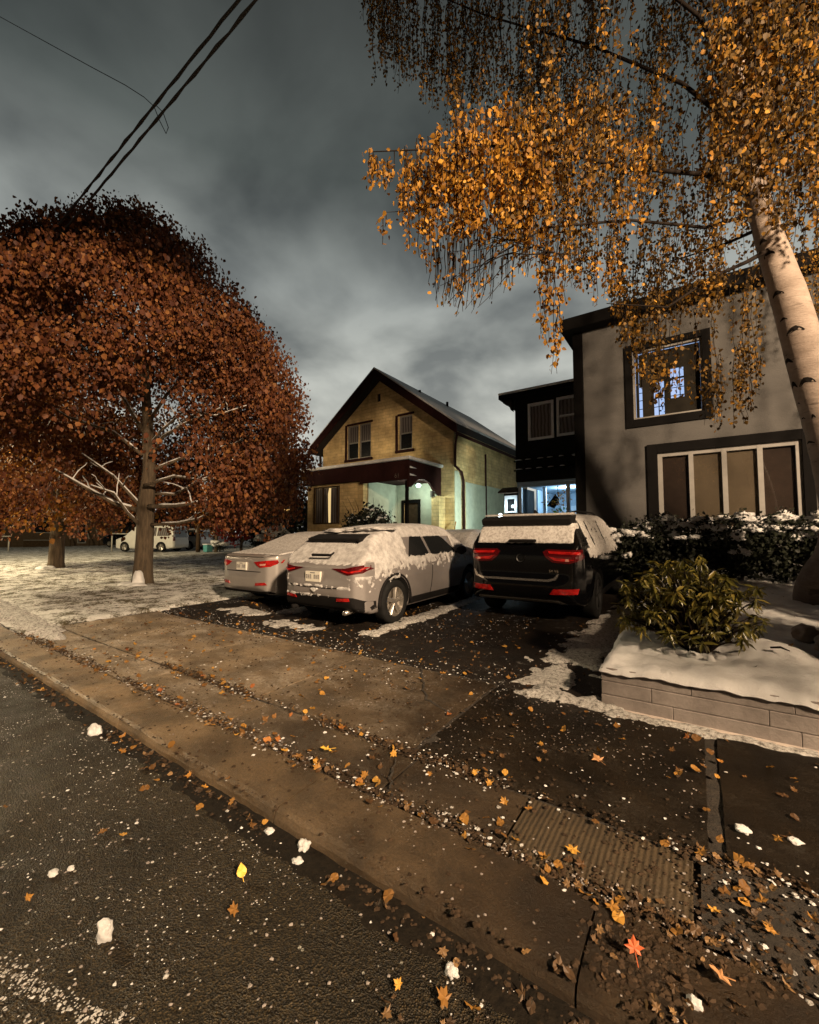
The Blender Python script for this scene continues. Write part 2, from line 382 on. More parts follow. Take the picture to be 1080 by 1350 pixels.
    M['fallen'] = leaf('fallen_leaf', [(0, (0.06, 0.030, 0.012)), (0.35, (0.15, 0.070, 0.018)), (0.7, (0.29, 0.14, 0.026)), (0.9, (0.45, 0.24, 0.04)), (1, (0.22, 0.06, 0.018))], 0.1, 0.6)
    M['fallen_dull'] = leaf('dull_fallen_leaf', [(0, (0.03, 0.018, 0.010)), (0.6, (0.09, 0.05, 0.022)), (1, (0.20, 0.115, 0.045))], 0.05, 0.6)
    # cars
    def paint(name, col, metal, rough, coat):
        t = NT(name); p = t.obj()
        t.set(t.ramp(t.noise(p, 3, 6, 0.7), [(0.3, tuple(c*0.85 for c in col)), (0.7, col)]), rough, metal)
        t.b.inputs['Coat Weight'].default_value = coat; t.b.inputs['Coat Roughness'].default_value = 0.04
        return t.m
    M['shaded_alloy'] = simple('shaded_alloy', (0.03, 0.03, 0.03), 0.5, 0.5)  # alloy darkened to put shade on the black car's wheels
    M['paint_grey'] = paint('grey_paint', (0.25, 0.23, 0.225), 0.25, 0.42, 0.5)
    M['paint_silver'] = paint('silver_paint', (0.40, 0.37, 0.35), 0.45, 0.36, 0.6)
    M['paint_black'] = paint('black_paint', (0.003, 0.003, 0.0035), 0.0, 0.12, 0.3)
    M['paint_blue'] = paint('dark_blue_paint', (0.03, 0.035, 0.045), 0.2, 0.4, 0.5)
    M['paint_white'] = paint('white_paint', (0.62, 0.61, 0.57), 0.0, 0.4, 0.3)
    M['arch'] = simple('wheel_well', (0.006, 0.006, 0.006), 0.9)
    M['rubber'] = simple('tyre_rubber', (0.012, 0.012, 0.012), 0.8, bump=0.2)
    M['plastic'] = simple('black_plastic', (0.009, 0.008, 0.008), 0.8)
    M['alloy'] = simple('alloy', (0.45, 0.42, 0.38), 0.35, 0.8, var=0.1)
    M['chrome'] = simple('chrome', (0.75, 0.70, 0.64), 0.22, 0.9, var=0.05)
    t = NT('tail_red'); t.set(t.ramp(t.noise(t.mapping(t.obj(), (1, 1, 2)), 14, 3), [(0.35, (0.20, 0.004, 0.004)), (0.65, (0.46, 0.014, 0.012))]), 0.15); t.b.inputs['Coat Weight'].default_value = 0.6; M['tail'] = t.m
    t = NT('tail_dark'); t.set((0.07, 0.003, 0.004), 0.15); t.b.inputs['Coat Weight'].default_value = 0.8; M['tail_dark'] = t.m
    t = NT('tail_clear'); t.set((0.55, 0.25, 0.2), 0.2); M['tail_clear'] = t.m
    M['plate'] = simple('plate', (0.72, 0.69, 0.60), 0.5, var=0.1)
    M['plate_ink'] = simple('plate_ink', (0.12, 0.11, 0.12), 0.6)
    M['bark_far'] = simple('bare_branch', (0.10, 0.085, 0.07), 0.9)
    M['cable'] = simple('cable', (0.006, 0.006, 0.006), 0.6)
    M['rust_wood'] = simple('old_wood', (0.055, 0.035, 0.02), 0.85, var=0.4)
    M['far_siding'] = simple('far_siding', (0.085, 0.06, 0.04), 0.9, var=0.3)
    M['rail_white'] = simple('pale_pipe', (0.45, 0.42, 0.36), 0.5)
    M['post_white'] = simple('pale_post', (0.55, 0.42, 0.26), 0.6)
    M['teal'] = simple('teal_plastic', (0.10, 0.33, 0.33), 0.5)
    M['rock'] = simple('boulder', (0.30, 0.25, 0.22), 0.9, var=0.35, scale=4, bump=0.6, bscale=20)
    M['green_plant'] = leaf('houseplant_leaf', [(0, (0.03, 0.10, 0.02)), (1, (0.12, 0.30, 0.05))])
    M['glow_blue'] = glow('lit_window_blue', (0.45, 0.62, 1.0), 0.9)
    M['glow_warm'] = glow('lit_gap_warm', (1.0, 0.70, 0.30), 0.85)
    M['lamp_cyan'] = glow('porch_lamp', (0.62, 1.0, 0.88), 9.0)
    M['lamp_white'] = glow('door_lamp', (0.75, 0.92, 1.0), 14.0)
    M['lamp_gold'] = glow('lantern', (1.0, 0.55, 0.16), 1.1)
    M['lamp_far'] = glow('far_lamp', (1.0, 0.82, 0.50), 2.5)
    M['passage'] = simple('passage_paint', (0.36, 0.46, 0.55), 0.8, var=0.12)
    M['passage_door'] = simple('pale_door', (0.60, 0.66, 0.72), 0.6, var=0.08)
    M['lit_glass'] = glow('door_glass', (0.55, 0.75, 0.9), 0.55)
make_materials()

# ------------------------------------------------------------------ ground, street, pavement
def sheet(name, x0, x1, y0, y1, nx, ny, zf, mat, edge=None, kind='structure', smooth=True):
    vs = []; fs = []
    for j in range(ny+1):
        for i in range(nx+1):
            x = x0+(x1-x0)*i/nx; y = y0+(y1-y0)*j/ny
            vs.append((x, y, zf(x, y)))
    for j in range(ny):
        for i in range(nx):
            a = j*(nx+1)+i; q = (a, a+1, a+nx+2, a+nx+1)
            if edge:
                cx = sum(vs[k][0] for k in q)/4; cy = sum(vs[k][1] for k in q)/4
                if not edge(cx, cy): continue
            fs.append(q)
    me = bpy.data.meshes.new(name); me.from_pydata(vs, [], fs)
    bm = bmesh.new(); bm.from_mesh(me)
    bmesh.ops.delete(bm, geom=[v for v in bm.verts if not v.link_faces], context='VERTS'); bm.to_mesh(me); bm.free()
    o = link_mesh(name, me, mat, None, smooth); o['kind'] = kind
    return o

sheet('ground', -400, 400, -300, 400, 8, 8, lambda x, y: -0.12, M['lawn'])
sheet('street', -120, 60, -14, 1.47, 900, 120, lambda x, y: -0.004-0.012*max(0, 0.0-y)*0+0.004*fbm(x*2.3, y*2.3), M['asphalt'])
sheet('gutter', -40, 8, 1.20, 1.475, 1400, 12, lambda x, y: 0.003+0.006*fbm(x*9, y*9)-max(0, (1.345+0.05*fbm(x*3, 1)+0.035*fbm(x*11, y*5)-y))*0.35, M['gutter'])  # dark strip painting in the shadow band at the kerb foot
def kerb_and_pavement():
    # kerb: rolled edge, in stones with joints
    kb = MB(); x = -60.0
    prof = [(1.455, -0.03), (1.462, 0.030), (1.475, 0.058), (1.50, 0.071), (1.55, 0.075), (1.83, 0.078), (1.84, 0.05), (1.84, -0.03)]
    while x < 12:
        L = 1.83 if x < -9 else random.choice((1.5, 1.75, 1.9))
        x1 = x+L-0.008
        nseg = 24 if x > -9 else 4
        ring = []
        for s in range(nseg+1):
            xx = x+(x1-x)*s/nseg
            ring.append([(xx, y+0.006*fbm(xx*3, z*9, 1)+0.004*fbm(xx*14, 3), z+(0.005*fbm(xx*4, y*7) if z > 0 else 0)) for y, z in prof])
        n = len(prof); base = len(kb.v)
        for rg in ring: kb.v.extend(rg)
        for s in range(nseg):
            for k in range(n-1):
                kb.f.append((base+s*n+k, base+(s+1)*n+k, base+(s+1)*n+k+1, base+s*n+k+1)); kb.m.append(0)
        kb.f.append(tuple(base+k for k in range(n))); kb.m.append(0)
        kb.f.append(tuple(base+nseg*n+k for k in range(n))); kb.m.append(0)
        x += L
    o = kb.build('kerb', M['kerb']); o['kind'] = 'structure'
    # soil bed under all slabs (shows in the joints)
    sheet('joint_bed', -9.0, 14, 1.8, 4.1, 230, 24, lambda x, y: lot_z(x, y)-0.022+0.014*fbm(x*6, y*6), M['soil'])
    def slab(mb, x0, x1, y0, y1, dz=0.0, tx=0.0, ty=0.0):
        nx = max(2, int((x1-x0)/0.12)); ny = max(2, int((y1-y0)/0.12)); base = len(mb.v)
        cx, cy = (x0+x1)/2, (y0+y1)/2
        for j in range(ny+1):
            for i in range(nx+1):
                xx = x0+(x1-x0)*i/nx; yy = y0+(y1-y0)*j/ny
                e = min(i, nx-i, j, ny-j)
                z = lot_z(xx, yy)+dz+tx*(xx-cx)+ty*(yy-cy)+0.004*fbm(xx*2, yy*2)-(0.010 if e == 0 else 0)
                wob = 0.006 if e == 0 else 0
                mb.v.append((xx+wob*fbm(yy*9, xx*9), yy+wob*fbm(xx*9, yy*9, 4), z))
        for j in range(ny):
            for i in range(nx):
                a = base+j*(nx+1)+i; mb.f.append((a, a+1, a+nx+2, a+nx+1)); mb.m.append(0)
        # skirts
        W = nx+1
        loop = [base+i for i in range(W)]+[base+j*W+nx for j in range(1, ny+1)]+[base+ny*W+i for i in range(nx-1, -1, -1)]+[base+j*W for j in range(ny-1, 0, -1)]
        st = len(mb.v)
        for k in loop: mb.v.append((mb.v[k][0], mb.v[k][1], mb.v[k][2]-0.05))
        for k in range(len(loop)):
            k2 = (k+1) % len(loop); mb.f.append((loop[k], st+k, st+k2, loop[k2])); mb.m.append(0)
    # apron strip between kerb and sidewalk
    ap = MB()
    for a, b in ((-8.3, -6.55), (-6.53, -4.6), (-4.585, -3.05), (-3.03, -1.53), (-1.505, -0.80)):
        slab(ap, a, b, 1.865, 2.31, tx=random.uniform(-.004, .004))
    ap.build('apron', M['concrete'], fix=True)['kind'] = 'structure'
    rg = MB(); slab(rg, -0.785, -0.055, 1.865, 2.31, 0.002)
    rg.build('ridged_apron', M['ridged'])['kind'] = 'structure'
    # sidewalk slabs
    sw = MB()
    for a, b in ((-8.3, -6.66), (-6.645, -5.0), (-4.985, -3.25), (-3.235, -1.62)):
        slab(sw, a, b, 2.345, 3.78, random.uniform(-.002, .003), random.uniform(-.004, .004))
    sw.build('sidewalk', M['concrete'])['kind'] = 'structure'
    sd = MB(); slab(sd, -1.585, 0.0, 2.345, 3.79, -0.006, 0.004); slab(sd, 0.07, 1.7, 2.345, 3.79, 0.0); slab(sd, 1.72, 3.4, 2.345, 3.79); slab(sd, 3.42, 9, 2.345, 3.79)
    sd.build('dark_sidewalk', M['concrete_dark'])['kind'] = 'structure'
    # bare verge right of the ridged slab
    sheet('verge', -0.03, 12, 1.85, 2.33, 240, 14, lambda x, y: lot_z(x, y)-0.006+0.02*fbm(x*7, y*7)+0.012*fbm(x*17, y*17), M['soil'])
    # driveway asphalt, ragged front edge
    sheet('driveway', -8.35, -0.64, 3.78, 15.0, 160, 200, lambda x, y: lot_z(x, y)+0.002+0.006*fbm(x*1.5, y*1.5)+0.003*fbm(x*9, y*9)-max(0, min(0.05, 0.6*(3.86+0.06*fbm(x*3, 0.3)+0.03*fbm(x*12, 1)-y))), M['driveway'])
    # lawn, with a ragged snowy edge against the drive and the pavement
    def led(x, y):
        e = -8.25+0.14*fbm(y*2.0, 1.5)+0.10*fbm(y*7, x)
        if 2.3 < y < 3.8: e -= 0.15
        if y > 4: e = -8.55+0.12*fbm(y*2.6, 0.5)+0.06*fbm(y*9, x)
        if y > 10.8: e = -7.0
        return e-x
    def lz(x, y):
        near = 1.0 if x > -26 else 0.5
        z = lot_z(x, max(y, 2.0))+0.02+near*(0.025*fbm(x*1.7, y*1.7, 5)+0.018*fbm(x*6, y*6, 1)+0.012*fbm(x*15, y*15, 2))
        return z-max(0, min(0.10, 0.5*(0.05-led(x, y))))
    def inl(x, y): return y > 1.86 and led(x, y) > -0.12
    sheet('lawn', -27, -6.8, 1.8, 21.8, 404, 400, lz, M['lawn'], inl)
    sheet('field', -160, -26.9, 1.8, 120, 160, 140, lambda x, y: lot_z(x, y)+0.015+0.02*fbm(x*.8, y*.8), M['lawn'])
    sheet('back_yard', -27.1, 40, 21.7, 120, 60, 60, lambda x, y: lot_z(x, y)+0.0, M['lawn'])
kerb_and_pavement()

# ------------------------------------------------------------------ planter: low block wall, snowy bed
def bed_z(x, y):
    z = 0.44+0.055*(min(y, 10.7)-3.9)
    z += 0.16*math.exp(-(((x-0.50)/0.24)**2+((y-4.62)/0.28)**2))
    z += 0.05*math.exp(-(((x-0.78)/0.22)**2+((y-4.28)/0.14)**2))
    z -= 0.16*math.exp(-(((x-0.86)/0.14)**2+((y-4.86)/0.12)**2))
    z += 0.035*fbm(x*2.6, y*2.6, 3)+0.016*fbm(x*9, y*9)+0.008*fbm(x*24, y*24, 2)
    d = min(y-3.80, x+0.70 if y < 9 else 9)
    if d < 0.07: z -= 0.05*(1-max(0, d)/0.07)**2
    if y > 5.3: z += 0.012*fbm(x*5, y*5, 8)
    return z
sheet('snowy_bed', -0.705, 8, 3.792, 10.75, 260, 210, bed_z, M['snow'])
def low_wall():
    root = empty('retaining_wall', (-0.6, 3.9, 0.08), 'low pale concrete block wall along the sidewalk with snow on top', 'wall')
    mb = MB()
    for c, (z0, z1, pr) in enumerate(((0.06, 0.192, -0.012), (0.195, 0.298, 0.0), (0.301, 0.405, 0.006))):
        x = -0.69; first = True
        while x < 6:
            L = random.uniform(0.55, 0.75) if not first else (0.5, 0.36, 0.62)[c]; first = False
            j = random.uniform(-.004, .004)
            mb.box(x, x+L-0.0015, 3.815+j*0.6+pr, 4.02, z0, z1); x += L
        y = 4.025
        while y < 9.2:
            j = random.uniform(-.004, .004)
            mb.box(-0.69+j+pr, -0.50, y, y+0.54, z0, z1); y += 0.544
    mb.build('wall_block', M['block'], root, bevel=0.004)
    ft = MB(); ft.prism([(3.765, 0.04), (3.80, 0.04), (3.80, 0.105), (3.785, 0.10)], 'x', -0.70, 6)
    ft.build('footing', M['footing'], root)
low_wall()

# ------------------------------------------------------------------ cars
def prism_obj(poly, axis, a, b):
    return MB().prism(poly, axis, a, b).build('tmp', [])
def hull(side, plan, front, L, voxel=0.03, smooth=6):
    """body = side outline (y,z) x plan outline (half x,y) x front outline (half x,z)"""
    W = 1.3
    a = prism_obj(side, 'x', -W, W)
    b = prism_obj([(x, y) for x, y in plan]+[(-x, y) for x, y in reversed(plan)], 'z', -1, 3)
    c = prism_obj([(x, z) for x, z in front]+[(-x, z) for x, z in reversed(front)], 'y', -1, L+1)
    for o in (b, c):
        m = a.modifiers.new('i', 'BOOLEAN'); m.operation = 'INTERSECT'; m.solver = 'EXACT'; m.object = o
    m = a.modifiers.new('r', 'REMESH'); m.mode = 'VOXEL'; m.voxel_size = voxel
    m = a.modifiers.new('s', 'SMOOTH'); m.factor = 0.5; m.iterations = smooth
    eval_mods(a)
    for o in (b, c): bpy.data.objects.remove(o)
    return a
def bvh_of(me):
    return BVHTree.FromPolygons([v.co[:] for v in me.vertices], [tuple(p.vertices) for p in me.polygons])
AX = {'rear': (Vector((0, 1, 0)), lambda a, b: Vector((a, -3, b))), 'left': (Vector((1, 0, 0)), lambda a, b: Vector((-3, a, b))),
      'right': (Vector((-1, 0, 0)), lambda a, b: Vector((3, a, b))), 'top': (Vector((0, 0, -1)), lambda a, b: Vector((a, b, 4))),
      'front': (Vector((0, -1, 0)), lambda a, b: Vector((a, 12, b)))}
def patch(name, bvh, poly, face, mat, parent, off=0.006, thick=0.0, res=0.04, smooth=True, dz=0.0):
    """lay an outline onto the body: it follows the body surface, off metres proud of it, with a rim"""
    d, org = AX[face]
    pts = []; n = len(poly)
    for i in range(n):
        a = Vector(poly[i]); b = Vector(poly[(i+1) % n]); k = max(1, int((b-a).length/res))
        for s in range(k): pts.append(a+(b-a)*s/k)
    nb = len(pts)
    xs = [p.x for p in pts]; ys = [p.y for p in pts]
    x = min(xs)+res*0.6
    while x < max(xs):
        y = min(ys)+res*0.6
        while y < max(ys):
            p = Vector((x, y)); inside = False; j = nb-1
            for i in range(nb):
                if (pts[i].y > y) != (pts[j].y > y) and x < (pts[j].x-pts[i].x)*(y-pts[i].y)/(pts[j].y-pts[i].y)+pts[i].x: inside = not inside
                j = i
            if inside and min((p-q).length for q in pts[:nb]) > res*0.45: pts.append(p)
            y += res
        x += res
    r = geometry.delaunay_2d_cdt(pts, [], [list(range(nb))], 1, 1e-5)
    vs, fs = r[0], r[2]
    V = []; last = None
    for p in vs:
        hit = bvh.ray_cast(org(p.x, p.y), d)
        if hit[0] is None:
            nr = bvh.find_nearest(org(p.x, p.y)+d*2.1); q = nr[0]
        else: q = hit[0]
        V.append(q-d*(off+thick))
    me = bpy.data.meshes.new(name); bm = bmesh.new()
    bv = [bm.verts.new(v) for v in V]
    for f in fs:
        try: bm.faces.new([bv[i] for i in f])
        except ValueError: pass
    be = [e for e in bm.edges if len(e.link_faces) == 1]
    ex = bmesh.ops.extrude_edge_only(bm, edges=be)
    for g in ex['geom']:
        if isinstance(g, bmesh.types.BMVert): g.co += d*(off+thick+0.012)
    bmesh.ops.recalc_face_normals(bm, faces=bm.faces)
    bm.to_mesh(me); bm.free()
    o = link_mesh(name, me, mat, parent, False)
    return o
def snow_on(name, me, f, mat, parent, thick=0.02, seed=0.0):
    """snow lying on a body: f(point, normal) > 0 where there is snow; it swells off the surface and dips under it at its edge"""
    bm = bmesh.new(); bm.from_mesh(me); bm.normal_update()
    val = {v: f(v.co, v.normal) for v in bm.verts}
    bmesh.ops.delete(bm, geom=[q for q in bm.faces if max(val[v] for v in q.verts) < -0.06], context='FACES')
    bm.edges.ensure_lookup_table()
    bmesh.ops.subdivide_edges(bm, edges=bm.edges[:], cuts=1, use_grid_fill=True); bm.normal_update()
    val = {v: f(v.co, v.normal) for v in bm.verts}
    bmesh.ops.delete(bm, geom=[q for q in bm.faces if max(val[v] for v in q.verts) < -0.02], context='FACES')
    mv = {}
    for v in bm.verts:
        t = thick*(0.85+0.6*noise.noise(v.co*7+Vector((seed, 0, 0))))+0.008
        mv[v] = v.normal*max(-0.012, min(t, val[v]*0.9))
    for v, d in mv.items(): v.co += d
    m2 = bpy.data.meshes.new(name); bm.to_mesh(m2); bm.free()
    return link_mesh(name, m2, mat, parent, True)
def mirror(poly): return [(-x, z) for x, z in reversed(poly)]
def wheel(parent, x, y, r, side, rim_mat, spokes=5, snow=False, w=0.22):
    s = side
    prof = [(r*0.66, -w/2), (r*0.93, -w/2), (r*0.985, -w*0.38), (r, -w*0.2), (r, w*0.2), (r*0.985, w*0.38), (r*0.93, w/2), (r*0.66, w/2), (r*0.62, w*0.3), (r*0.62, -w*0.3), (r*0.66, -w/2)]
    mb = MB().lathe(prof, 'x', (x, y, r), 32); t = mb.build('wheel', M['rubber'], parent, True)
    rm = MB(); xo = x+s*w*0.42
    rm.lathe([(r*0.66, xo-s*0.005), (r*0.69, xo+s*0.012), (r*0.63, xo+s*0.012), (r*0.60, xo-s*0.06), (0.03, xo-s*0.10)], 'x', (0, y, r), 32)
    for k in range(spokes):
        for dd in (-0.13, 0.13):
            a = 2*math.pi*k/spokes+0.3+dd
            ca, sa = math.cos(a), math.sin(a); p0 = (xo-s*0.012, y+ca*r*0.10, r+sa*r*0.10); p1 = (xo, y+ca*r*0.63, r+sa*r*0.63)
            rm.tube([p0, p1], [0.022, 0.017], 6)
    rm.lathe([(0.0, xo+s*0.006), (r*0.17, xo+s*0.004), (r*0.18, xo-s*0.03)], 'x', (0, y, r), 16)
    rm.build('rim', rim_mat, t, False)
    return t
def car_body(spec, root, paint):
    b = hull(spec['side'], spec['plan'], spec['front'], spec['L'], spec.get('voxel', 0.03), spec.get('smooth', 6))
    bvh = bvh_of(b.data); full = b.data.copy()
    w = MB()
    for y in spec['wy']:
        for s in (-1, 1):
            w.lathe([(0.001, s*(spec['W']/2+0.25)), (spec['wr']+0.045, s*(spec['W']/2+0.25)), (spec['wr']+0.045, s*(spec['W']/2-0.28)), (0.001, s*(spec['W']/2-0.28))], 'x', (0, y, spec['wr']+0.01), 36, 1)
    wo = w.build('tmp', [M['arch'], M['arch']])
    b.data.materials.clear(); b.data.materials.append(paint); b.data.materials.append(M['arch'])
    m = b.modifiers.new('w', 'BOOLEAN'); m.operation = 'DIFFERENCE'; m.solver = 'EXACT'; m.object = wo
    eval_mods(b); bpy.data.objects.remove(wo)
    b.name = 'body'; b.data.name = 'body'; b.parent = root
    b.data.polygons.foreach_set('use_smooth', [True]*len(b.data.polygons))
    return b, bvh, full
def plate(bvh, x, z, parent, w=0.31, h=0.155, y=None, bars=4):
    """licence plate: plate, raised characters too small to read"""
    hit = bvh.ray_cast(Vector((x, -3, z)), Vector((0, 1, 0)))[0]; yy = (hit.y if hit else 0)-0.03
    p = MB().box(x-w/2, x+w/2, yy, yy+0.06, z-h/2, z+h/2).build('license_plate', M['plate'], parent)
    c = MB()
    for k in range(7):
        if k == 3: continue
        cx = x-w*0.40+k*w*0.8/6
        c.box(cx-0.012, cx-0.005, yy-0.003, yy, z-0.035, z+0.03); c.box(cx+0.006, cx+0.012, yy-0.003, yy, z-0.035, z+0.03); c.box(cx-0.004, cx+0.005, yy-0.003, yy, z-0.005 if k % 2 else z+0.02, z+0.003 if k % 2 else z+0.03)
    c.box(x-0.05, x+0.05, yy-0.003, yy, z+h*0.32, z+h*0.40)
    c.build('lettering', M['plate_ink'], p)
    return p
def text_mesh(name, body, size, loc, rot, mat, parent, ext=0.004):
    cu = bpy.data.curves.new(name, 'FONT'); cu.body = body; cu.size = size; cu.extrude = ext; cu.align_x = 'CENTER'
    o = bpy.data.objects.new(name, cu); COL.objects.link(o); o.rotation_euler = rot; o.location = loc
    bpy.context.view_layer.update()
    dg = bpy.context.evaluated_depsgraph_get()
    me = bpy.data.meshes.new_from_object(o.evaluated_get(dg)); me.transform(o.matrix_world); bpy.data.objects.remove(o)
    return link_mesh(name, me, mat, parent)
def mirror_part(parent, x, y, z, s, mat):
    mb = MB(); mb.blob((x+s*0.12, y, z), (0.115, 0.07, 0.085), 1, 2, 0.1); mb.box(min(x, x+s*0.06), max(x, x+s*0.06), y-0.03, y+0.03, z-0.05, z-0.015)
    return mb.build('wing_mirror', mat, parent, True)

def grey_suv():
    root = empty('grey_car', (0, 0, 0), 'light grey fastback SUV with snow on its hatch, between the silver and the black car', 'car')
    L, W = 4.6, 1.80
    spec = dict(L=L, W=W, wy=(0.86, 3.52), wr=0.345,
        side=[(0.10, 0.30), (0.02, 0.45), (-0.02, 0.60), (0.03, 0.72), (0.06, 0.92), (0.16, 1.00), (0.52, 1.33), (0.60, 1.375), (1.2, 1.50), (1.9, 1.575), (2.5, 1.57), (2.9, 1.50), (3.55, 1.10), (3.9, 1.03), (4.4, 0.90), (4.58, 0.72), (4.6, 0.40), (4.5, 0.22), (3.0, 0.20), (1.0, 0.20), (0.35, 0.22)],
        plan=[(0.0, 0.0), (0.45, 0.0), (0.70, 0.06), (0.82, 0.20), (0.88, 0.5), (0.90, 1.0), (0.90, 3.4), (0.87, 3.95), (0.75, 4.4), (0.5, 4.57), (0, 4.6)],
        front=[(0, 0.2), (0.80, 0.2), (0.86, 0.30), (0.895, 0.5), (0.90, 0.72), (0.875, 0.92), (0.845, 1.0), (0.62, 1.46), (0.55, 1.53), (0.35, 1.57), (0, 1.585)])
    b, bvh, full = car_body(spec, root, M['paint_grey'])
    # side glass
    for s, f in ((1, 'right'), (-1, 'left')):
        patch('side_window', bvh, [(1.30, 1.02), (1.98, 1.02), (1.90, 1.44), (1.62, 1.42)], f, M['glass'], root)
        patch('side_window', bvh, [(2.06, 1.02), (3.05, 1.02), (2.70, 1.30), (2.42, 1.43), (1.99, 1.455)], f, M['glass'], root)
        patch('door_seam', bvh, [(1.92, 0.34), (1.935, 0.34), (2.035, 1.02), (2.02, 1.02)], f, M['plastic'], root, 0.003)
        patch('sill_cladding', bvh, [(1.28, 0.24), (3.1, 0.24), (3.1, 0.36), (1.28, 0.36)], f, M['plastic'], root, 0.008)
        patch('door_handle', bvh, [(1.98, 0.86), (2.16, 0.87), (2.16, 0.90), (1.98, 0.89)], f, M['paint_grey'], root, 0.02)
        mirror_part(root, s*0.86, 2.98, 1.06, s, M['plastic'])
        for y in spec['wy']: wheel(root, s*(W/2-0.125), y, spec['wr'], s, M['alloy'])
        # arch cladding ring
        c = MB(); pts = []
        for k in range(25):
            a = R(-8)+R(196)*k/24
            for yy in (0.86,): pts.append((s*(W/2-0.015), yy+math.cos(a)*0.415, 0.355+math.sin(a)*0.415))
        c.tube(pts, 0.026, 6); c.build('arch_trim', M['plastic'], root, True)
    patch('windscreen', bvh, [(-0.6, 2.92), (0.6, 2.92), (0.68, 3.45), (-0.68, 3.45)], 'top', M['glass'], root)
    rw = patch('rear_window', bvh, [(-0.60, 1.06), (0.60, 1.06), (0.52, 1.31), (-0.52, 1.31)], 'rear', M['glass'], root)
    sp = MB(); sp.prism([(0.36, 1.335), (0.40, 1.285), (0.66, 1.32), (0.70, 1.40), (0.62, 1.405)], 'x', -0.56, 0.56)
    sp.build('spoiler', M['plastic'], root, bevel=0.012)
    tl = [(0.30, 0.895), (0.55, 0.905), (0.80, 0.955), (0.875, 0.965), (0.885, 0.93), (0.80, 0.84), (0.62, 0.81), (0.50, 0.84)]
    for s in (1, -1):
        pl = tl if s == 1 else mirror(tl)
        t = patch('taillight', bvh, pl, 'rear', M['tail_dark'], root, 0.012)
        st = [(0.50, 0.865), (0.64, 0.835), (0.78, 0.865), (0.84, 0.92), (0.82, 0.93), (0.76, 0.885), (0.64, 0.86), (0.5, 0.88)]
        patch('light_strip', bvh, st if s == 1 else mirror(st), 'rear', M['tail'], t, 0.022)
        rf = [(0.42, 0.425), (0.66, 0.44), (0.64, 0.485), (0.44, 0.47)]
        patch('reflector', bvh, rf if s == 1 else mirror(rf), 'rear', M['tail'], root, 0.022)
        e = MB(); e.tube([(s*0.55, 0.04, 0.262), (s*0.55, 0.3, 0.262)], 0.036, 12); e.build('exhaust', M['chrome' if s == 1 else 'plastic'], root, True)
    patch('lower_bumper', bvh, [(-0.86, 0.27), (0.86, 0.27), (0.86, 0.42), (0.70, 0.49), (-0.70, 0.49), (-0.86, 0.42)], 'rear', M['plastic'], root, 0.012)
    patch('bumper_crease', bvh, [(-0.66, 0.625), (-0.3, 0.60), (0.3, 0.60), (0.66, 0.625), (0.66, 0.64), (0.3, 0.615), (-0.3, 0.615), (-0.66, 0.64)], 'rear', M['plastic'], root, 0.004)
    plate(bvh, -0.06, 0.765, root)
    wp = MB(); wp.tube([(-0.16, 0.10, 1.085), (0.22, 0.11, 1.09), (0.28, 0.12, 1.13)], [0.022, 0.02, 0.012], 8); wp.build('rear_wiper', M['plastic'], root, True)
    em = MB(); em.prism([(-0.07, 0.585), (0, 0.54), (0.07, 0.585), (0.05, 0.60), (-0.05, 0.60)], 'y', -0.03, 0.02); em.build('emblem', M['snow'], root)
    def f(c, n):
        q = fbm(c.x*5, c.y*5, c.z*5, 4); q2 = fbm(c.x*15, c.y*15, c.z*15, 3); ax = abs(c.x)
        roof = min(c.z-1.34, 0.72-ax, 3.0-c.y, (n.z-0.3)*0.5)
        hatch = min(c.z-(0.945+0.02*q2), 1.31-c.z, 0.80-ax, 0.64-c.y)
        ledge = min(0.024-abs(c.z-0.625+0.03*(ax-0.3)), 0.66-ax, 0.22-c.y, 0.03+0.08*(q+q2))
        lip = min(0.028-abs(c.z-0.485), 0.38-c.x, c.x+0.78, 0.2-c.y, 0.02+0.06*q2)
        if c.y < 1.2: lim = 0.72+0.10*q+0.22*q2+0.14*max(0, c.y-0.3)
        else: lim = 0.87+0.14*q+0.20*q2+0.03*(c.y-1.2)
        flank = min(c.z-lim, ax-0.45, c.y-0.02)
        flank = min(flank, -min(1.44-c.z, c.z-1.06-0.03*q2, c.y-1.33, 2.95-c.y)+0.03*max(0, q2-0.3))
        flank = min(flank, -min(c.z-0.80, 0.975-c.z, 0.36-c.y)*1.5)
        hood = min(c.y-3.5, n.z-0.4)
        holes = 0.05*max(0, fbm(c.x*8, c.y*8, c.z*8+5, 4)-0.12) if c.z < 1.3 else 0
        return max(roof, hatch, ledge, lip, flank-0.02, hood)+0.006*q2-holes*1.6
    snow_on('snow_cover', full, f, M['car_snow'], root, 0.007, 1.0)
    lump = MB()
    for i in range(5): lump.blob((-0.42+0.2*i, 0.95+0.15*random.random(), 1.45+0.01*i), (0.30, 0.34, 0.045), i, 3, 0.5)
    lump.build('roof_snow', M['car_snow'], root, True)
    root.location = (-4.78, 4.44, 0.11); root.rotation_euler = (R(0.8), 0, R(1.0))
    return root

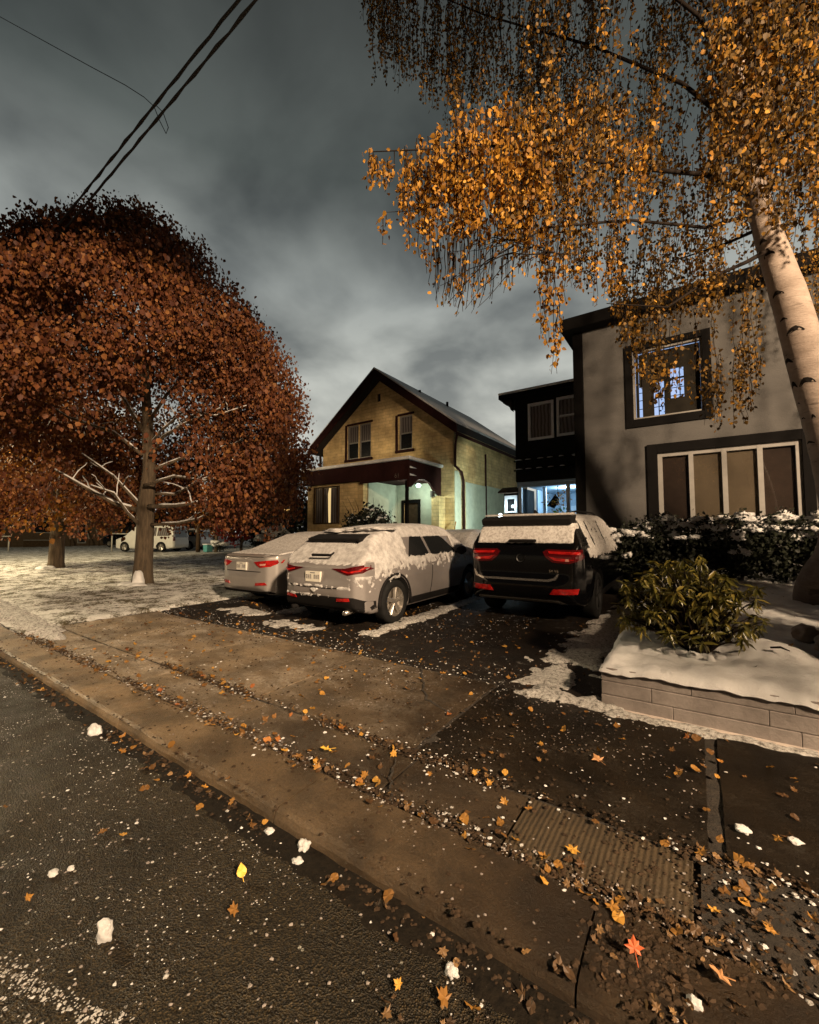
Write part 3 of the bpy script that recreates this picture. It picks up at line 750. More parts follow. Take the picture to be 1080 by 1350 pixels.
def black_suv():
    root = empty('black_car', (0, 0, 0), 'black SUV with snow on its rear window, parked nearest the grey house', 'car')
    L, W = 4.76, 1.90
    spec = dict(L=L, W=W, wy=(1.0, 3.78), wr=0.37,
        side=[(0.10, 0.34), (0.02, 0.45), (0.0, 0.62), (0.05, 0.72), (0.06, 1.08), (0.14, 1.20), (0.32, 1.53), (0.40, 1.62), (1.2, 1.685), (2.2, 1.70), (2.8, 1.66), (3.55, 1.18), (4.0, 1.10), (4.6, 0.95), (4.75, 0.7), (4.74, 0.4), (4.6, 0.25), (3.0, 0.24), (1.0, 0.24), (0.4, 0.26)],
        plan=[(0.0, 0.0), (0.55, 0.0), (0.80, 0.07), (0.90, 0.22), (0.94, 0.5), (0.95, 1.0), (0.95, 3.6), (0.92, 4.1), (0.80, 4.5), (0.5, 4.72), (0, 4.76)],
        front=[(0, 0.24), (0.85, 0.24), (0.91, 0.34), (0.945, 0.55), (0.95, 0.85), (0.925, 1.05), (0.89, 1.14), (0.70, 1.58), (0.62, 1.65), (0.4, 1.69), (0, 1.70)])
    b, bvh, full = car_body(spec, root, M['paint_black'])
    for s, f in ((1, 'right'), (-1, 'left')):
        patch('side_window', bvh, [(0.50, 1.20), (1.02, 1.18), (1.02, 1.54), (0.62, 1.52)], f, M['glass'], root)
        patch('side_window', bvh, [(1.10, 1.17), (1.98, 1.15), (1.94, 1.57), (1.10, 1.55)], f, M['glass'], root)
        patch('side_window', bvh, [(2.06, 1.15), (3.15, 1.13), (2.55, 1.53), (2.04, 1.57)], f, M['glass'], root)
        patch('sill_cladding', bvh, [(1.45, 0.30), (3.35, 0.30), (3.35, 0.42), (1.45, 0.42)], f, M['plastic'], root, 0.008)
        patch('door_handle', bvh, [(2.12, 0.98), (2.32, 0.98), (2.32, 1.01), (2.12, 1.01)], f, M['chrome'], root, 0.02)
        mirror_part(root, s*0.91, 3.05, 1.18, s, M['paint_black'])
        for y in spec['wy']: wheel(root, s*(W/2-0.13), y, spec['wr'], s, M['shaded_alloy'], 5)
    patch('windscreen', bvh, [(-0.62, 2.86), (0.62, 2.86), (0.74, 3.45), (-0.74, 3.45)], 'top', M['glass'], root)
    patch('rear_window', bvh, [(-0.72, 1.24), (0.72, 1.24), (0.62, 1.50), (-0.62, 1.50)], 'rear', M['glass'], root)
    sp = MB(); sp.prism([(0.20, 1.60), (0.24, 1.505), (0.46, 1.53), (0.62, 1.655), (0.32, 1.645)], 'x', -0.72, 0.72); sp_o = sp.build('spoiler', M['plastic'], root, bevel=0.015)
    ss = MB(); ss.prism([(0.30, 1.657), (0.62, 1.668), (0.66, 1.685), (0.45, 1.69), (0.31, 1.675)], 'x', -0.70, 0.70); ss.build('snow', M['thin_snow'], sp_o, bevel=0.008)
    tl = [(0.34, 1.10), (0.38, 1.02), (0.48, 0.945), (0.72, 0.93), (0.87, 0.98), (0.935, 1.08), (0.93, 1.135), (0.7, 1.13), (0.4, 1.135)]
    ins = [(0.42, 1.035), (0.5, 0.975), (0.70, 0.96), (0.80, 0.99), (0.70, 1.0), (0.52, 1.015)]
    cl = [(0.67, 0.965), (0.72, 0.965), (0.715, 1.0), (0.675, 1.0)]
    for s in (1, -1):
        g = (lambda p: p) if s == 1 else mirror
        t = patch('taillight', bvh, g(tl), 'rear', M['tail_dark'], root, 0.014)
        patch('light_strip', bvh, g(ins), 'rear', M['tail'], t, 0.024)
        patch('light_strip', bvh, g([(0.44, 1.075), (0.86, 1.06), (0.86, 1.10), (0.42, 1.11)]), 'rear', M['tail'], t, 0.024)
        patch('clear_lens', bvh, g(cl), 'rear', M['tail_clear'], t, 0.028)
        rf = [(0.44, 0.475), (0.82, 0.49), (0.84, 0.57), (0.50, 0.56)]
        patch('reflector', bvh, g(rf), 'rear', M['tail'], root, 0.020)
    patch('chrome_strip', bvh, [(-0.80, 0.80), (-0.77, 0.80), (-0.72, 0.715), (-0.62, 0.69), (0.40, 0.69), (0.50, 0.715), (0.55, 0.78), (0.575, 0.78), (0.53, 0.69), (0.42, 0.66), (-0.64, 0.66), (-0.76, 0.70)], 'rear', M['chrome'], root, 0.016)
    patch('skid_plate', bvh, [(-0.72, 0.335), (0.50, 0.335), (0.64, 0.30), (0.64, 0.335), (0.52, 0.375), (-0.72, 0.375)], 'rear', M['alloy'], root, 0.016)
    wp = MB(); wp.box(-0.20, 0.22, 0.06, 0.16, 1.235, 1.285); wp.build('rear_wiper', M['plastic'], root, bevel=0.015)
    em = MB(); em.lathe([(0.05, 0), (0.066, -0.012), (0.062, 0.0)], 'y', (0, 0.045, 1.0), 24); o = em.build('emblem', M['shaded_alloy'], root)
    text_mesh('badge', 'SX V6', 0.055, (0.50, 0.036, 0.80), (R(90), 0, 0), M['chrome'], root)
    for x in (-0.58, 0.58):
        MB().tube([(x, 0.85, 1.70), (x, 1.2, 1.725), (x, 2.5, 1.72), (x, 2.75, 1.68)], 0.018, 8).build('roof_rail', M['plastic'], root, True)
    fin = MB(); fin.prism([(0.75, 1.68), (0.98, 1.70), (0.80, 1.76)], 'x', -0.012, 0.012); fin.build('antenna_fin', M['plastic'], root)
    def f(c, n):
        q = fbm(c.x*5, c.y*5, c.z*5+3, 4); q2 = fbm(c.x*16, c.y*16, c.z*16, 3); ax = abs(c.x)
        roof = min(c.z-1.60, (n.z-0.35)*0.4, 3.0-c.y)
        glass = min(c.z-1.225-0.015*q2, 1.525-c.z, 0.76-ax, 0.55-c.y)
        flank = min(c.z-(1.00+0.03*q+0.06*q2), ax-0.4, c.y-0.45, 0.10+0.1*q2 if 1.12 < c.z < 1.2 else 1)
        flank = min(flank, -min(c.z-1.16, 0.64-c.y, 1.62-c.z)-0.02)
        if ax > 0.4 and 1.14 < c.z < 1.56: flank = min(flank, min(abs(c.y-1.06), abs(c.y-2.01))-0.045, 0.02+0.05*q2+0.03*(1.45-c.z))
        hood = min(c.y-3.4, n.z-0.4)
        return max(roof, glass, flank, hood)+0.006*q2
    snow_on('snow_cover', full, f, M['thin_snow'], root, 0.008, 5.0)
    root.location = (-2.30, 6.42, 0.125); root.scale = (1.02, 1.02, 1.02); root.rotation_euler = (R(1.5), 0, 0)
    return root

def sedan(name, label, paint, loc, rot, deep):
    root = empty(name, (0, 0, 0), label, 'car')
    L, W = 4.82, 1.86
    spec = dict(L=L, W=W, wy=(1.05, 3.85), wr=0.33,
        side=[(0.12, 0.24), (0.03, 0.36), (0.0, 0.56), (0.03, 0.72), (0.03, 0.86), (0.06, 0.955), (0.16, 0.985), (0.75, 1.06), (1.55, 1.38), (2.0, 1.455), (2.5, 1.46), (2.85, 1.41), (3.6, 1.05), (4.0, 0.97), (4.6, 0.80), (4.80, 0.62), (4.8, 0.35), (4.6, 0.18), (3.0, 0.18), (1.0, 0.18), (0.4, 0.2)],
        plan=[(0.0, 0.0), (0.42, 0.0), (0.68, 0.06), (0.83, 0.22), (0.905, 0.6), (0.93, 1.1), (0.93, 3.6), (0.89, 4.2), (0.75, 4.6), (0.45, 4.8), (0, 4.82)],
        front=[(0, 0.18), (0.80, 0.18), (0.88, 0.28), (0.925, 0.48), (0.93, 0.70), (0.90, 0.88), (0.84, 0.98), (0.60, 1.38), (0.52, 1.44), (0.3, 1.47), (0, 1.475)])
    b, bvh, full = car_body(spec, root, paint)
    for s, f in ((1, 'right'), (-1, 'left')):
        patch('side_window', bvh, [(1.30, 1.02), (2.10, 0.99), (2.06, 1.36), (1.75, 1.33), (1.5, 1.20)], f, M['glass'], root)
        patch('side_window', bvh, [(2.18, 0.99), (3.25, 0.98), (2.75, 1.30), (2.15, 1.37)], f, M['glass'], root)
        mirror_part(root, s*0.88, 3.1, 1.02, s, paint)
        for y in spec['wy']: wheel(root, s*(W/2-0.12), y, spec['wr'], s, M['alloy'])
    patch('windscreen', bvh, [(-0.55, 2.92), (0.55, 2.92), (0.70, 3.5), (-0.70, 3.5)], 'top', M['glass'], root)
    patch('rear_window', bvh, [(-0.70, 0.85), (0.70, 0.85), (0.54, 1.5), (-0.54, 1.5)], 'top', M['glass'], root, 0.008)
    MB().prism([(0.04, 0.96), (0.10, 0.995), (0.22, 1.005), (0.20, 0.985)], 'x', -0.62, 0.62).build('boot_lip', paint, root, bevel=0.006)
    tl = [(0.36, 0.86), (0.60, 0.885), (0.78, 0.90), (0.86, 0.905), (0.85, 0.84), (0.74, 0.775), (0.55, 0.755), (0.46, 0.79)]
    for s in (1, -1):
        g = (lambda p: p) if s == 1 else mirror
        t = patch('taillight', bvh, g(tl), 'rear', M['tail'], root, 0.012)
        patch('clear_lens', bvh, g([(0.545, 0.825), (0.68, 0.835), (0.67, 0.80), (0.56, 0.79)]), 'rear', M['tail_clear'], t, 0.020)
        patch('reflector', bvh, g([(0.42, 0.405), (0.70, 0.425), (0.66, 0.475), (0.44, 0.46)]), 'rear', M['tail'], root, 0.014)
        patch('bumper_side', bvh, g([(0.50, 0.24), (0.84, 0.26), (0.72, 0.31), (0.5, 0.29)]), 'rear', M['plastic'], root, 0.010)
    patch('lower_bumper', bvh, [(-0.82, 0.22), (0.62, 0.22), (0.5, 0.29), (-0.78, 0.29)], 'rear', M['plastic'], root, 0.012)
    patch('boot_seam', bvh, [(-0.52, 0.665), (0.56, 0.665), (0.56, 0.68), (-0.52, 0.68)], 'rear', M['plastic'], root, 0.003)
    plate(bvh, -0.02, 0.77, root)
    def f(c, n):
        q = fbm(c.x*4, c.y*4, c.z*4+9, 4)
        if not deep: return min((n.z-0.45)*0.4, c.z-0.99, c.y-0.28, 0.80-abs(c.x))+0.01*q
        return min((n.z-0.42)*0.4, c.z-0.88+0.04*q)
    snow_on('snow_cover', full, f, M['thin_snow'], root, 0.010 if not deep else 0.03, 9.0)
    root.location = loc; root.rotation_euler = (0, 0, rot)
    return root
grey_suv(); black_suv()
sedan('silver_car', 'silver sedan with a thin frost on its roof, leftmost in the driveway', M['paint_silver'], (-7.50, 5.0, 0.12), R(0.5), False)
sedan('dark_car', 'snow covered dark car far up the driveway, behind the grey SUV', M['paint_blue'], (-5.95, 9.35, 0.19), 0, True)

# ------------------------------------------------------------------ buff brick house with porch
def brick_house():
    g = 0.22
    root = empty('brick_house', (-11.9, 15.0, g), 'buff brick gable house with dark brown porch roof and snow on its roof', 'house')
    X0, X1, Y0, Y1, XA = -15.7, -8.1, 15.0, 24.0, -11.9
    w = MB(); w.prism([(X0, g-0.3), (X1, g-0.3), (X1, 5.92), (XA, 8.78), (X0, 5.92)], 'y', Y0, Y1)
    wall = w.build('wall', M['brick'], root)
    wins = [(-14.02, -13.30, 5.18, 6.84), (-13.24, -12.52, 5.18, 6.84), (-10.88, -10.16, 5.30, 6.84)]
    cut_boxes(wall, [(a, b, Y0-0.3, Y0+0.16, c, d) for a, b, c, d in wins]+[(-12.13, -11.95, Y0-0.3, Y0+0.10, 7.74, 8.12)]
              + [(-10.62, -9.78, Y0-0.3, Y0+0.14, g, 2.95)])
    for a, b, c, d in wins:
        f = MB(); t = 0.06; y0, y1 = Y0+0.05, Y0+0.11
        f.box(a, a+t, y0, y1, c, d); f.box(b-t, b, y0, y1, c, d); f.box(a+t, b-t, y0, y1, c, c+t); f.box(a+t, b-t, y0, y1, d-t, d)
        m = (c+d)/2-0.05; f.box(a+t, b-t, y0+0.004, y1, m, m+0.06)
        fr = f.build('window', M['white_frame'], root)
        MB().box(a+t, b-t, Y0+0.085, Y0+0.10, c+t, m).build('lower_pane', M['glass'], fr)
        MB().box(a+t, b-t, Y0+0.085, Y0+0.10, m+0.06, d-t).build('upper_pane', M['curtain'], fr)
    for a, b, c, d in ((-14.14, -12.40, 5.18, 6.84), (-11.06, -10.06, 5.30, 6.84)):
        tr = MB(); tr.box(a, b, Y0-0.07, Y0-0.002, c-0.12, c-0.005); tr.box(a, a+0.115, Y0-0.035, Y0-0.002, c, d+0.06); tr.box(a+0.118, b, Y0-0.035, Y0-0.002, d+0.005, d+0.10)
        tr.build('window_trim', M['brown_trim'], root)
    MB().box(-12.125, -11.955, Y0+0.04, Y0+0.06, 7.745, 8.115).build('attic_vent', M['roof_dark'], root)
    # roof: two slopes, dark barge boards, snow on top
    def slope(sx, lift, th, ov, y0, y1):
        xe = XA+sx*(3.8+ov); k = (8.78-5.92)/3.8
        za, ze = 8.80+lift, 8.80-k*(3.8+ov)+lift
        return [(XA, za), (xe, ze), (xe, ze+th), (XA, za+th)]
    rf = MB()
    for sx in (1, -1): rf.prism(slope(sx, 0.0, 0.30, 0.42, 0, 0), 'y', 14.48, 24.3)
    roof = rf.build('roof', M['roof_dark'], root)
    bb = MB()
    for sx in (1, -1): bb.prism(slope(sx, -0.10, 0.385, 0.44, 0, 0), 'y', 14.40, 14.476)
    bb.build('barge_board', M['brown_trim'], root)
    sn = MB()
    for sx in (1, -1): sn.prism(slope(sx, 0.305, 0.07, 0.40, 0, 0), 'y', 14.44, 24.3)
    sn.build('snow', M['roof_snow'], roof)
    for y, h in ((17.2, -0.15), (20.0, 0.0)):
        MB().tube([(-11.2, y, 8.3), (-11.2, y, 8.9+h)], 0.07, 10).build('vent_pipe', M['plastic'], roof)
    MB().tube([(-7.72, 14.55, 5.55), (-7.72, 24.3, 5.55)], 0.07, 8).build('gutter', M['brown_trim'], root)
    dp = MB(); dp.tube([(-7.74, 14.60, 5.52), (-7.95, 14.86, 5.2), (-8.0, 14.93, 4.9), (-8.0, 14.93, 4.3), (-7.9, 15.3, 4.1), (-7.98, 15.62, 3.8), (-7.98, 15.66, 0.3)], 0.05, 8); dp.build('downpipe', M['brown_trim'], root, True)
    dp = MB(); dp.tube([(-15.85, 14.95, 5.6), (-15.8, 14.93, 5.2), (-15.8, 14.93, 0.3)], 0.06, 8); dp.build('downpipe', M['roof_dark'], root, True)
    for a, b, top in ((15.02, 15.55, 4.15), (16.0, 18.0, 3.78), (18.1, 20.3, 3.82)):
        pn = MB(); 
        if a < 15.1: pn.prism([(a, g), (b, g), (b, 3.75), (b-0.22, top), (a, top)], 'x', -8.098, -8.06)
        else: pn.box(-8.098, -8.06, a, b, g, top)
        pn.build('stucco_panel', M['stucco_green'], root, bevel=0.006)
    MB().box(-8.098, -8.03, 18.015, 18.085, g, 5.3).build('conduit', M['brown_trim'], root)
    # porch
    pf = MB()
    pf.box(-14.35, -8.70, 12.62, 14.99, 3.72, 4.30)                       # roof box
    pf.box(-11.05, -8.66, 12.56, 12.615, 3.56, 4.30); pf.box(-14.40, -11.06, 12.56, 12.615, 3.68, 4.30)
    porch = pf.build('porch_roof', M['brown_trim'], root)
    arch = [(12.63, 3.715), (12.63, 3.30), (12.80, 3.30), (13.0, 3.50), (13.3, 3.64), (13.7, 3.68), (14.1, 3.58), (14.5, 3.28), (14.98, 3.10), (14.98, 3.715)]
    MB().prism(arch, 'x', -8.80, -8.70).build('side_arch', M['brown_trim'], root)
    ps = MB(); ps.box(-14.46, -8.58, 12.47, 14.98, 4.305, 4.43); ps.build('snow', M['roof_snow'], porch, bevel=0.02)
    fl = MB()
    for z in (3.72, 4.0): fl.prism([(12.66, z), (13.1, z+0.03), (12.66, z+0.07)], 'x', -8.695, -8.66)
    fl.build('snow_ledge', M['roof_snow'], root)
    text_mesh('house_number', '61', 0.24, (-9.20, 12.555, 3.66), (R(90), 0, 0), M['chrome'], root)
    pw = MB(); pw.box(-14.25, -11.0, 12.72, 12.98, g-0.3, 3.675); pwall = pw.build('porch_wall', M['brick'], root)
    cut_boxes(pwall, [(-13.95, -12.30, 12.5, 12.9, 1.98, 3.60)])
    MB().box(-14.0, -12.25, 12.66, 12.716, 1.88, 1.975).build('window_sill', M['brick'], root)
    f = MB(); a, b, c, d = -13.95, -12.30, 1.98, 3.60
    for x in (a, -13.40, -12.55, b-0.05): f.box(x, x+0.05, 12.78, 12.84, c, d)
    f.box(a, b, 12.785, 12.835, d-0.06, d-0.003); f.box(a, b, 12.785, 12.835, c+0.003, c+0.06)
    fr = f.build('window', M['rust_wood'], root)
    MB().box(a+0.05, b-0.05, 12.885, 12.895, c, d).build('lit_gap', M['glow_warm'], fr)
    cu = MB(); cu.prism([(a+0.06, c+0.06), (-13.09, c+0.06), (-13.12, 2.6), (-13.14, 3.3), (-13.07, d-0.06), (a+0.06, d-0.06)], 'y', 12.85, 12.87)
    cu.prism([(-12.95, c+0.06), (b-0.06, c+0.06), (b-0.06, d-0.06), (-12.94, d-0.06)], 'y', 12.85, 12.87); cu.build('curtain', M['curtain'], fr)
    st = MB(); st.box(-10.998, -10.95, 12.99, 14.96, g, 3.71); st.box(-10.94, -10.70, 14.95, 14.995, g, 3.71); st.box(-9.70, -8.90, 14.95, 14.995, g, 3.71); st.box(-10.70, -9.70, 14.95, 14.995, 3.05, 3.71)
    st.build('porch_back_wall', M['stucco_green'], root)
    MB().box(-8.88, -8.52, 14.5, 14.99, g-0.2, 3.09).build('porch_pier', M['brick'], root)
    df = MB(); df.box(-10.68, -10.56, 14.90, 14.945, g, 3.03); df.box(-9.82, -9.70, 14.90, 14.945, g, 3.03); df.box(-10.55, -9.83, 14.90, 14.945, 2.9, 3.03)
    door = df.build('door', M['black_trim'], root)
    MB().box(-10.56, -9.82, 15.02, 15.08, g, 2.92).build('door_leaf', M['rust_wood'], door)
    MB().box(-8.90, -8.80, 12.66, 12.76, g, 3.55).build('porch_post', M['black_trim'], root)
    MB().box(-11.0, -8.6, 12.64, 14.9, g-0.3, 0.62).build('porch_floor', M['block'], root)
    ln = MB(); ln.box(-8.695, -8.60, 14.10, 14.32, 3.02, 3.26); l = ln.build('lantern_frame', M['white_frame'], root)
    MB().box(-8.60, -8.595, 14.14, 14.28, 3.06, 3.22).build('lantern_glass', M['glass'], l)
    lamp = MB(); lamp.blob((-9.25, 14.1, 3.52), (0.10, 0.10, 0.08), 1, 2, 0.0); o = lamp.build('porch_lamp', M['lamp_cyan'], root, True)
brick_house()

def snowy_bench():
    root = empty('porch_bench', (-8.1, 13.2, 0.22), 'slatted bench with snow on it beside the brick house porch', 'bench')
    s = MB(); sn = MB()
    for k in range(3): s.box(-8.9, -7.75, 12.7+0.16*k, 12.82+0.16*k, 1.36+0.0, 1.40); sn.box(-8.9, -7.75, 12.705+0.16*k, 12.815+0.16*k, 1.402, 1.45)
    s.build('seat', M['rust_wood'], root)
    sn.build('snow', M['roof_snow'], root, bevel=0.015)
    for x in (-8.85, -7.85):
        for y in (12.72, 13.1): MB().box(x, x+0.06, y, y+0.06, 0.2, 1.358).build('leg', M['rust_wood'], root)
    b = MB(); b.box(-8.9, -7.75, 13.2, 13.24, 1.62, 1.72); b.box(-8.9, -8.84, 13.2, 13.24, 0.2, 1.62); b.box(-7.81, -7.75, 13.2, 13.24, 0.2, 1.62); b.build('backrest', M['rust_wood'], root)
    MB().box(-8.9, -7.75, 13.19, 13.25, 1.722, 1.77).build('snow', M['roof_snow'], root, bevel=0.015)
snowy_bench()
def broom():
    root = MB().tube([(-7.75, 13.9, 0.25), (-7.95, 14.85, 2.05)], 0.02, 8).build('pole', M['gold_leaf'], None)
    tag(root, 'thin wooden pole leaning on the brick house beside the bench', 'pole')
broom()

# ------------------------------------------------------------------ grey house with black trim, and its black wing over the lit passage
def grey_house():
    g = 0.5
    root = empty('grey_house', (1.5, 10.7, g), 'grey rough-cast house with black trim and a wide four-pane window', 'house')
    Y = 10.7
    w = MB(); w.box(-2.36, 8, Y, 19, 0.05, 6.5); wall = w.build('wall', M['grey_wall'], root)
    cut_boxes(wall, [(-1.10, 0.22, Y-0.3, Y+0.30, 4.14, 5.74), (-0.66, 1.70, Y-0.3, Y+0.18, 1.60, 3.32)])
    tr = MB(); tr.box(-2.40, -2.17, Y-0.03, Y-0.002, 0.05, 6.49); tr.box(-2.40, -2.362, Y, 19, 0.05, 6.49)
    tr.build('corner_board', M['black_trim'], root)
    MB().box(-2.62, 8.2, 10.36, 19.2, 6.505, 6.80).build('roof', M['black_trim'], root, bevel=0.01)
    # upper window
    s = MB(); a, b, c, d = -1.10, 0.22, 4.14, 5.74
    s.box(a-0.15, a-0.003, Y-0.05, Y-0.002, c-0.18, d+0.14); s.box(b+0.003, b+0.15, Y-0.05, Y-0.002, c-0.18, d+0.14); s.box(a, b, Y-0.05, Y-0.002, d+0.003, d+0.14); s.box(a, b, Y-0.05, Y-0.002, c-0.18, c-0.003)
    su = s.build('window_surround', M['black_trim'], root)
    f = MB(); t = 0.045; f.box(a, a+t, Y+0.02, Y+0.08, c, d); f.box(b-t, b, Y+0.02, Y+0.08, c, d); f.box(a+t, b-t, Y+0.02, Y+0.08, c, c+t); f.box(a+t, b-t, Y+0.02, Y+0.08, d-t, d)
    fr = f.build('window', M['white_frame'], root)
    MB().box(a, b, Y+0.24, Y+0.26, c, d).build('lit_room', M['glow_blue'], fr)
    cu = MB(); edges = [(a+t, -0.995), (-0.93, -0.70), (-0.50, -0.375), (-0.125, b-t)]
    for x0, x1 in edges: cu.box(x0, x1, Y+0.14, Y+0.16, c+0.05, d-0.05)
    cu.box(-0.99, -0.70, Y+0.165, Y+0.18, 4.92, d-0.05); cu.box(-0.50, -0.375, Y+0.165, Y+0.18, 4.2, d-0.05); cu.box(-0.70, -0.50, Y+0.14, Y+0.16, 4.98, d-0.05); cu.box(-0.375, -0.125, Y+0.14, Y+0.16, 5.22, d-0.05); cu.box(-0.375, -0.125, Y+0.14, Y+0.16, c+0.04, 4.55)
    cu.build('curtain', M['dark_room'], fr)
    mu = MB()
    for z in (4.42, 4.62, 4.80, 5.0): mu.box(-1.0, -0.10, Y+0.225, Y+0.235, z, z+0.014 if z != 5.0 else z+0.04)
    for x in (-0.62, -0.21): mu.box(x, x+0.018, Y+0.222, Y+0.234, 4.2, 5.3)
    for i in range(26):
        x = random.choice((-0.68, -0.36))+random.random()*0.18; z = 4.25+random.random()*0.55+(0.25 if x > -0.4 else 0); mu.box(x, x+random.uniform(.01, .05), Y+0.218, Y+0.226+0.001*random.random(), z, z+random.uniform(.01, .05))
    mu.build('glazing_bars', M['black_trim'], fr)
    # lower window: four panes with blinds, white mullions
    s = MB(); a, b, c, d = -0.66, 1.70, 1.60, 3.32
    s.box(a-0.20, a-0.003, Y-0.06, Y-0.002, c-0.1, d+0.20); s.box(b+0.003, b+0.16, Y-0.06, Y-0.002, c-0.1, d+0.20); s.box(a, b, Y-0.06, Y-0.002, d+0.003, d+0.20)
    s.build('window_surround', M['black_trim'], root)
    f = MB(); n = 4; t = 0.085; pw = (b-a-t)/n
    for k in range(n+1): f.box(a+k*pw, a+k*pw+t, Y+0.01, Y+0.09, c, d)
    f.box(a+t, b-t, Y+0.014, Y+0.086, d-t, d-0.002); f.box(a+t, b-t, Y+0.014, Y+0.086, c+0.002, c+t)
    fr = f.build('window', M['white_frame'], root)
    for k, m in enumerate(('dark_blind', 'blind', 'blind', 'dark_blind')):
        MB().box(a+k*pw+t, a+(k+1)*pw, Y+0.10, Y+0.11, c+t, d-t).build('blind', M[m], fr)
        MB().box(a+k*pw+t, a+(k+1)*pw, Y+0.045, Y+0.049, c+t, d-t).build('pane', M['clear_glass'], fr)
grey_house()

def wing():
    Y = 14.0
    root = empty('black_wing', (-3.8, Y, 0.25), 'black boarded upper storey over a lit blue passage, beside the grey house', 'building')
    w = MB(); w.box(-5.12, -2.45, Y, 20, 3.34, 6.22); wall = w.build('wall', M['black_siding'], root)
    cut_boxes(wall, [(-4.66, -3.79, Y-0.3, Y+0.12, 4.74, 6.02), (-3.70, -2.95, Y-0.3, Y+0.12, 4.76, 6.06)])
    bt = MB()
    for k in range(14): bt.box(-5.12, -2.45, Y-0.012, Y-0.001, 3.36+0.095*k, 3.44+0.095*k)
    bt.build('boarding', M['black_siding'], root)
    MB().box(-5.55, -2.45, 13.55, 20, 6.225, 6.36).build('roof', M['black_trim'], root)
    MB().box(-5.56, -2.45, 13.53, 20, 6.363, 6.44).build('roof_snow', M['roof_snow'], root, bevel=0.02)
    so = MB(); so.prism([(-5.13, 6.2), (-5.45, 6.2), (-5.40, 6.08), (-5.2, 5.98), (-5.13, 5.8)], 'y', 13.6, 13.9); so.build('bracket', M['black_trim'], root)
    for (a, b, c, d), sash in (((-4.66, -3.79, 4.74, 6.02), False), ((-3.70, -2.95, 4.76, 6.06), True)):
        f = MB(); t = 0.085
        f.box(a, a+t, Y-0.03, Y+0.06, c, d); f.box(b-t, b, Y-0.03, Y+0.06, c, d); f.box(a+t, b-t, Y-0.03, Y+0.06, c, c+t); f.box(a+t, b-t, Y-0.03, Y+0.06, d-t, d)
        if sash: f.box(a+t, b-t, Y-0.026, Y+0.056, 5.40, 5.46)
        fr = f.build('window', M['bright_frame'], root)  # bright frames stand in for the light the wing windows lack
        MB().box(a+t, b-t, Y+0.07, Y+0.08, c+t, d-t).build('curtain', M['lit_curtain'], fr)
        MB().box(a+t, b-t, Y+0.035, Y+0.04, c+t, d-t).build('pane', M['clear_glass'], fr)
    for z, n in ((4.06, 6), (3.74, 5)):
        sl = MB(); sl.box(-5.15, -3.2, Y-0.14, Y-0.04, z-0.03, z+0.01); s = sl.build('ledge', M['black_trim'], root)
        for k in range(n):
            sn = MB(); x = -5.12+0.36*k+random.uniform(0, .06); sn.blob((x+0.11, Y-0.09, z+0.02), (0.13*(1-0.08*k), 0.05, 0.035), k, 2, 0.3)
            sn.build('snow', M['roof_snow'], s, True)
    # passage below
    p = MB(); p.box(-2.50, -2.46, Y, 18.5, 0.2, 3.338); p.box(-5.1, -2.505, 18.5, 18.6, 0.2, 3.338); p.box(-5.1, -2.505, Y+0.02, 18.49, 3.28, 3.335)
    p.build('passage_wall', M['passage'], root)
    MB().box(-5.12, -5.06, 16.2, 18.49, 0.2, 3.275).build('side_wall', M['passage'], root)
    for x, y in ((-5.06, Y+0.05), (-4.62, 15.4), (-3.46, Y+0.05)):
        MB().box(x, x+0.11, y, y+0.11, 0.2, 3.275).build('post', M['bright_frame'], root)
    MB().box(-5.1, -2.51, Y+0.04, Y+0.16, 3.16, 3.272).build('beam', M['passage'], root)
    d = MB(); d.box(-4.75, -4.05, 18.42, 18.49, 0.2, 2.75); dr = d.build('door', M['passage_door'], root)
    d = MB(); d.box(-3.55, -3.0, 18.43, 18.49, 1.2, 2.9); d.build('green_shutter', M['teal'], root)
    # small lit door left of the passage, with a hood
    MB().box(-5.72, -5.13, 14.36, 16.0, 0.2, 3.2).build('vestibule_wall', M['black_siding'], root)
    h = MB(); h.prism([(14.35, 3.0), (13.85, 2.98), (13.9, 3.04), (14.35, 3.22)], 'x', -5.75, -5.08); ho = h.build('hood', M['rust_wood'], root)
    f = MB(); a, b = -5.66, -5.20; y0, y1 = 14.27, 14.355
    f.box(a, a+0.09, y0, y1, 0.2, 2.92); f.box(b-0.09, b, y0, y1, 0.2, 2.92); f.box(a+0.09, b-0.09, y0, y1, 2.80, 2.92); f.box(a+0.09, b-0.09, y0+0.01, y1, 2.28, 2.36); f.box(a+0.09, b-0.09, y0+0.01, y1, 0.2, 1.2)
    dr = f.build('entry_door', M['bright_frame'], root)
    MB().box(a+0.09, b-0.09, y1-0.03, y1-0.02, 1.2, 2.28).build('door_pane', M['lit_glass'], dr)
    MB().box(a+0.09, b-0.09, y1-0.03, y1-0.02, 2.36, 2.80).build('transom', M['glass'], dr)
    MB().blob((-5.80, 14.22, 2.20), (0.08, 0.08, 0.09), 1, 2, 0).build('door_lamp', M['lamp_white'], root, True)
wing()
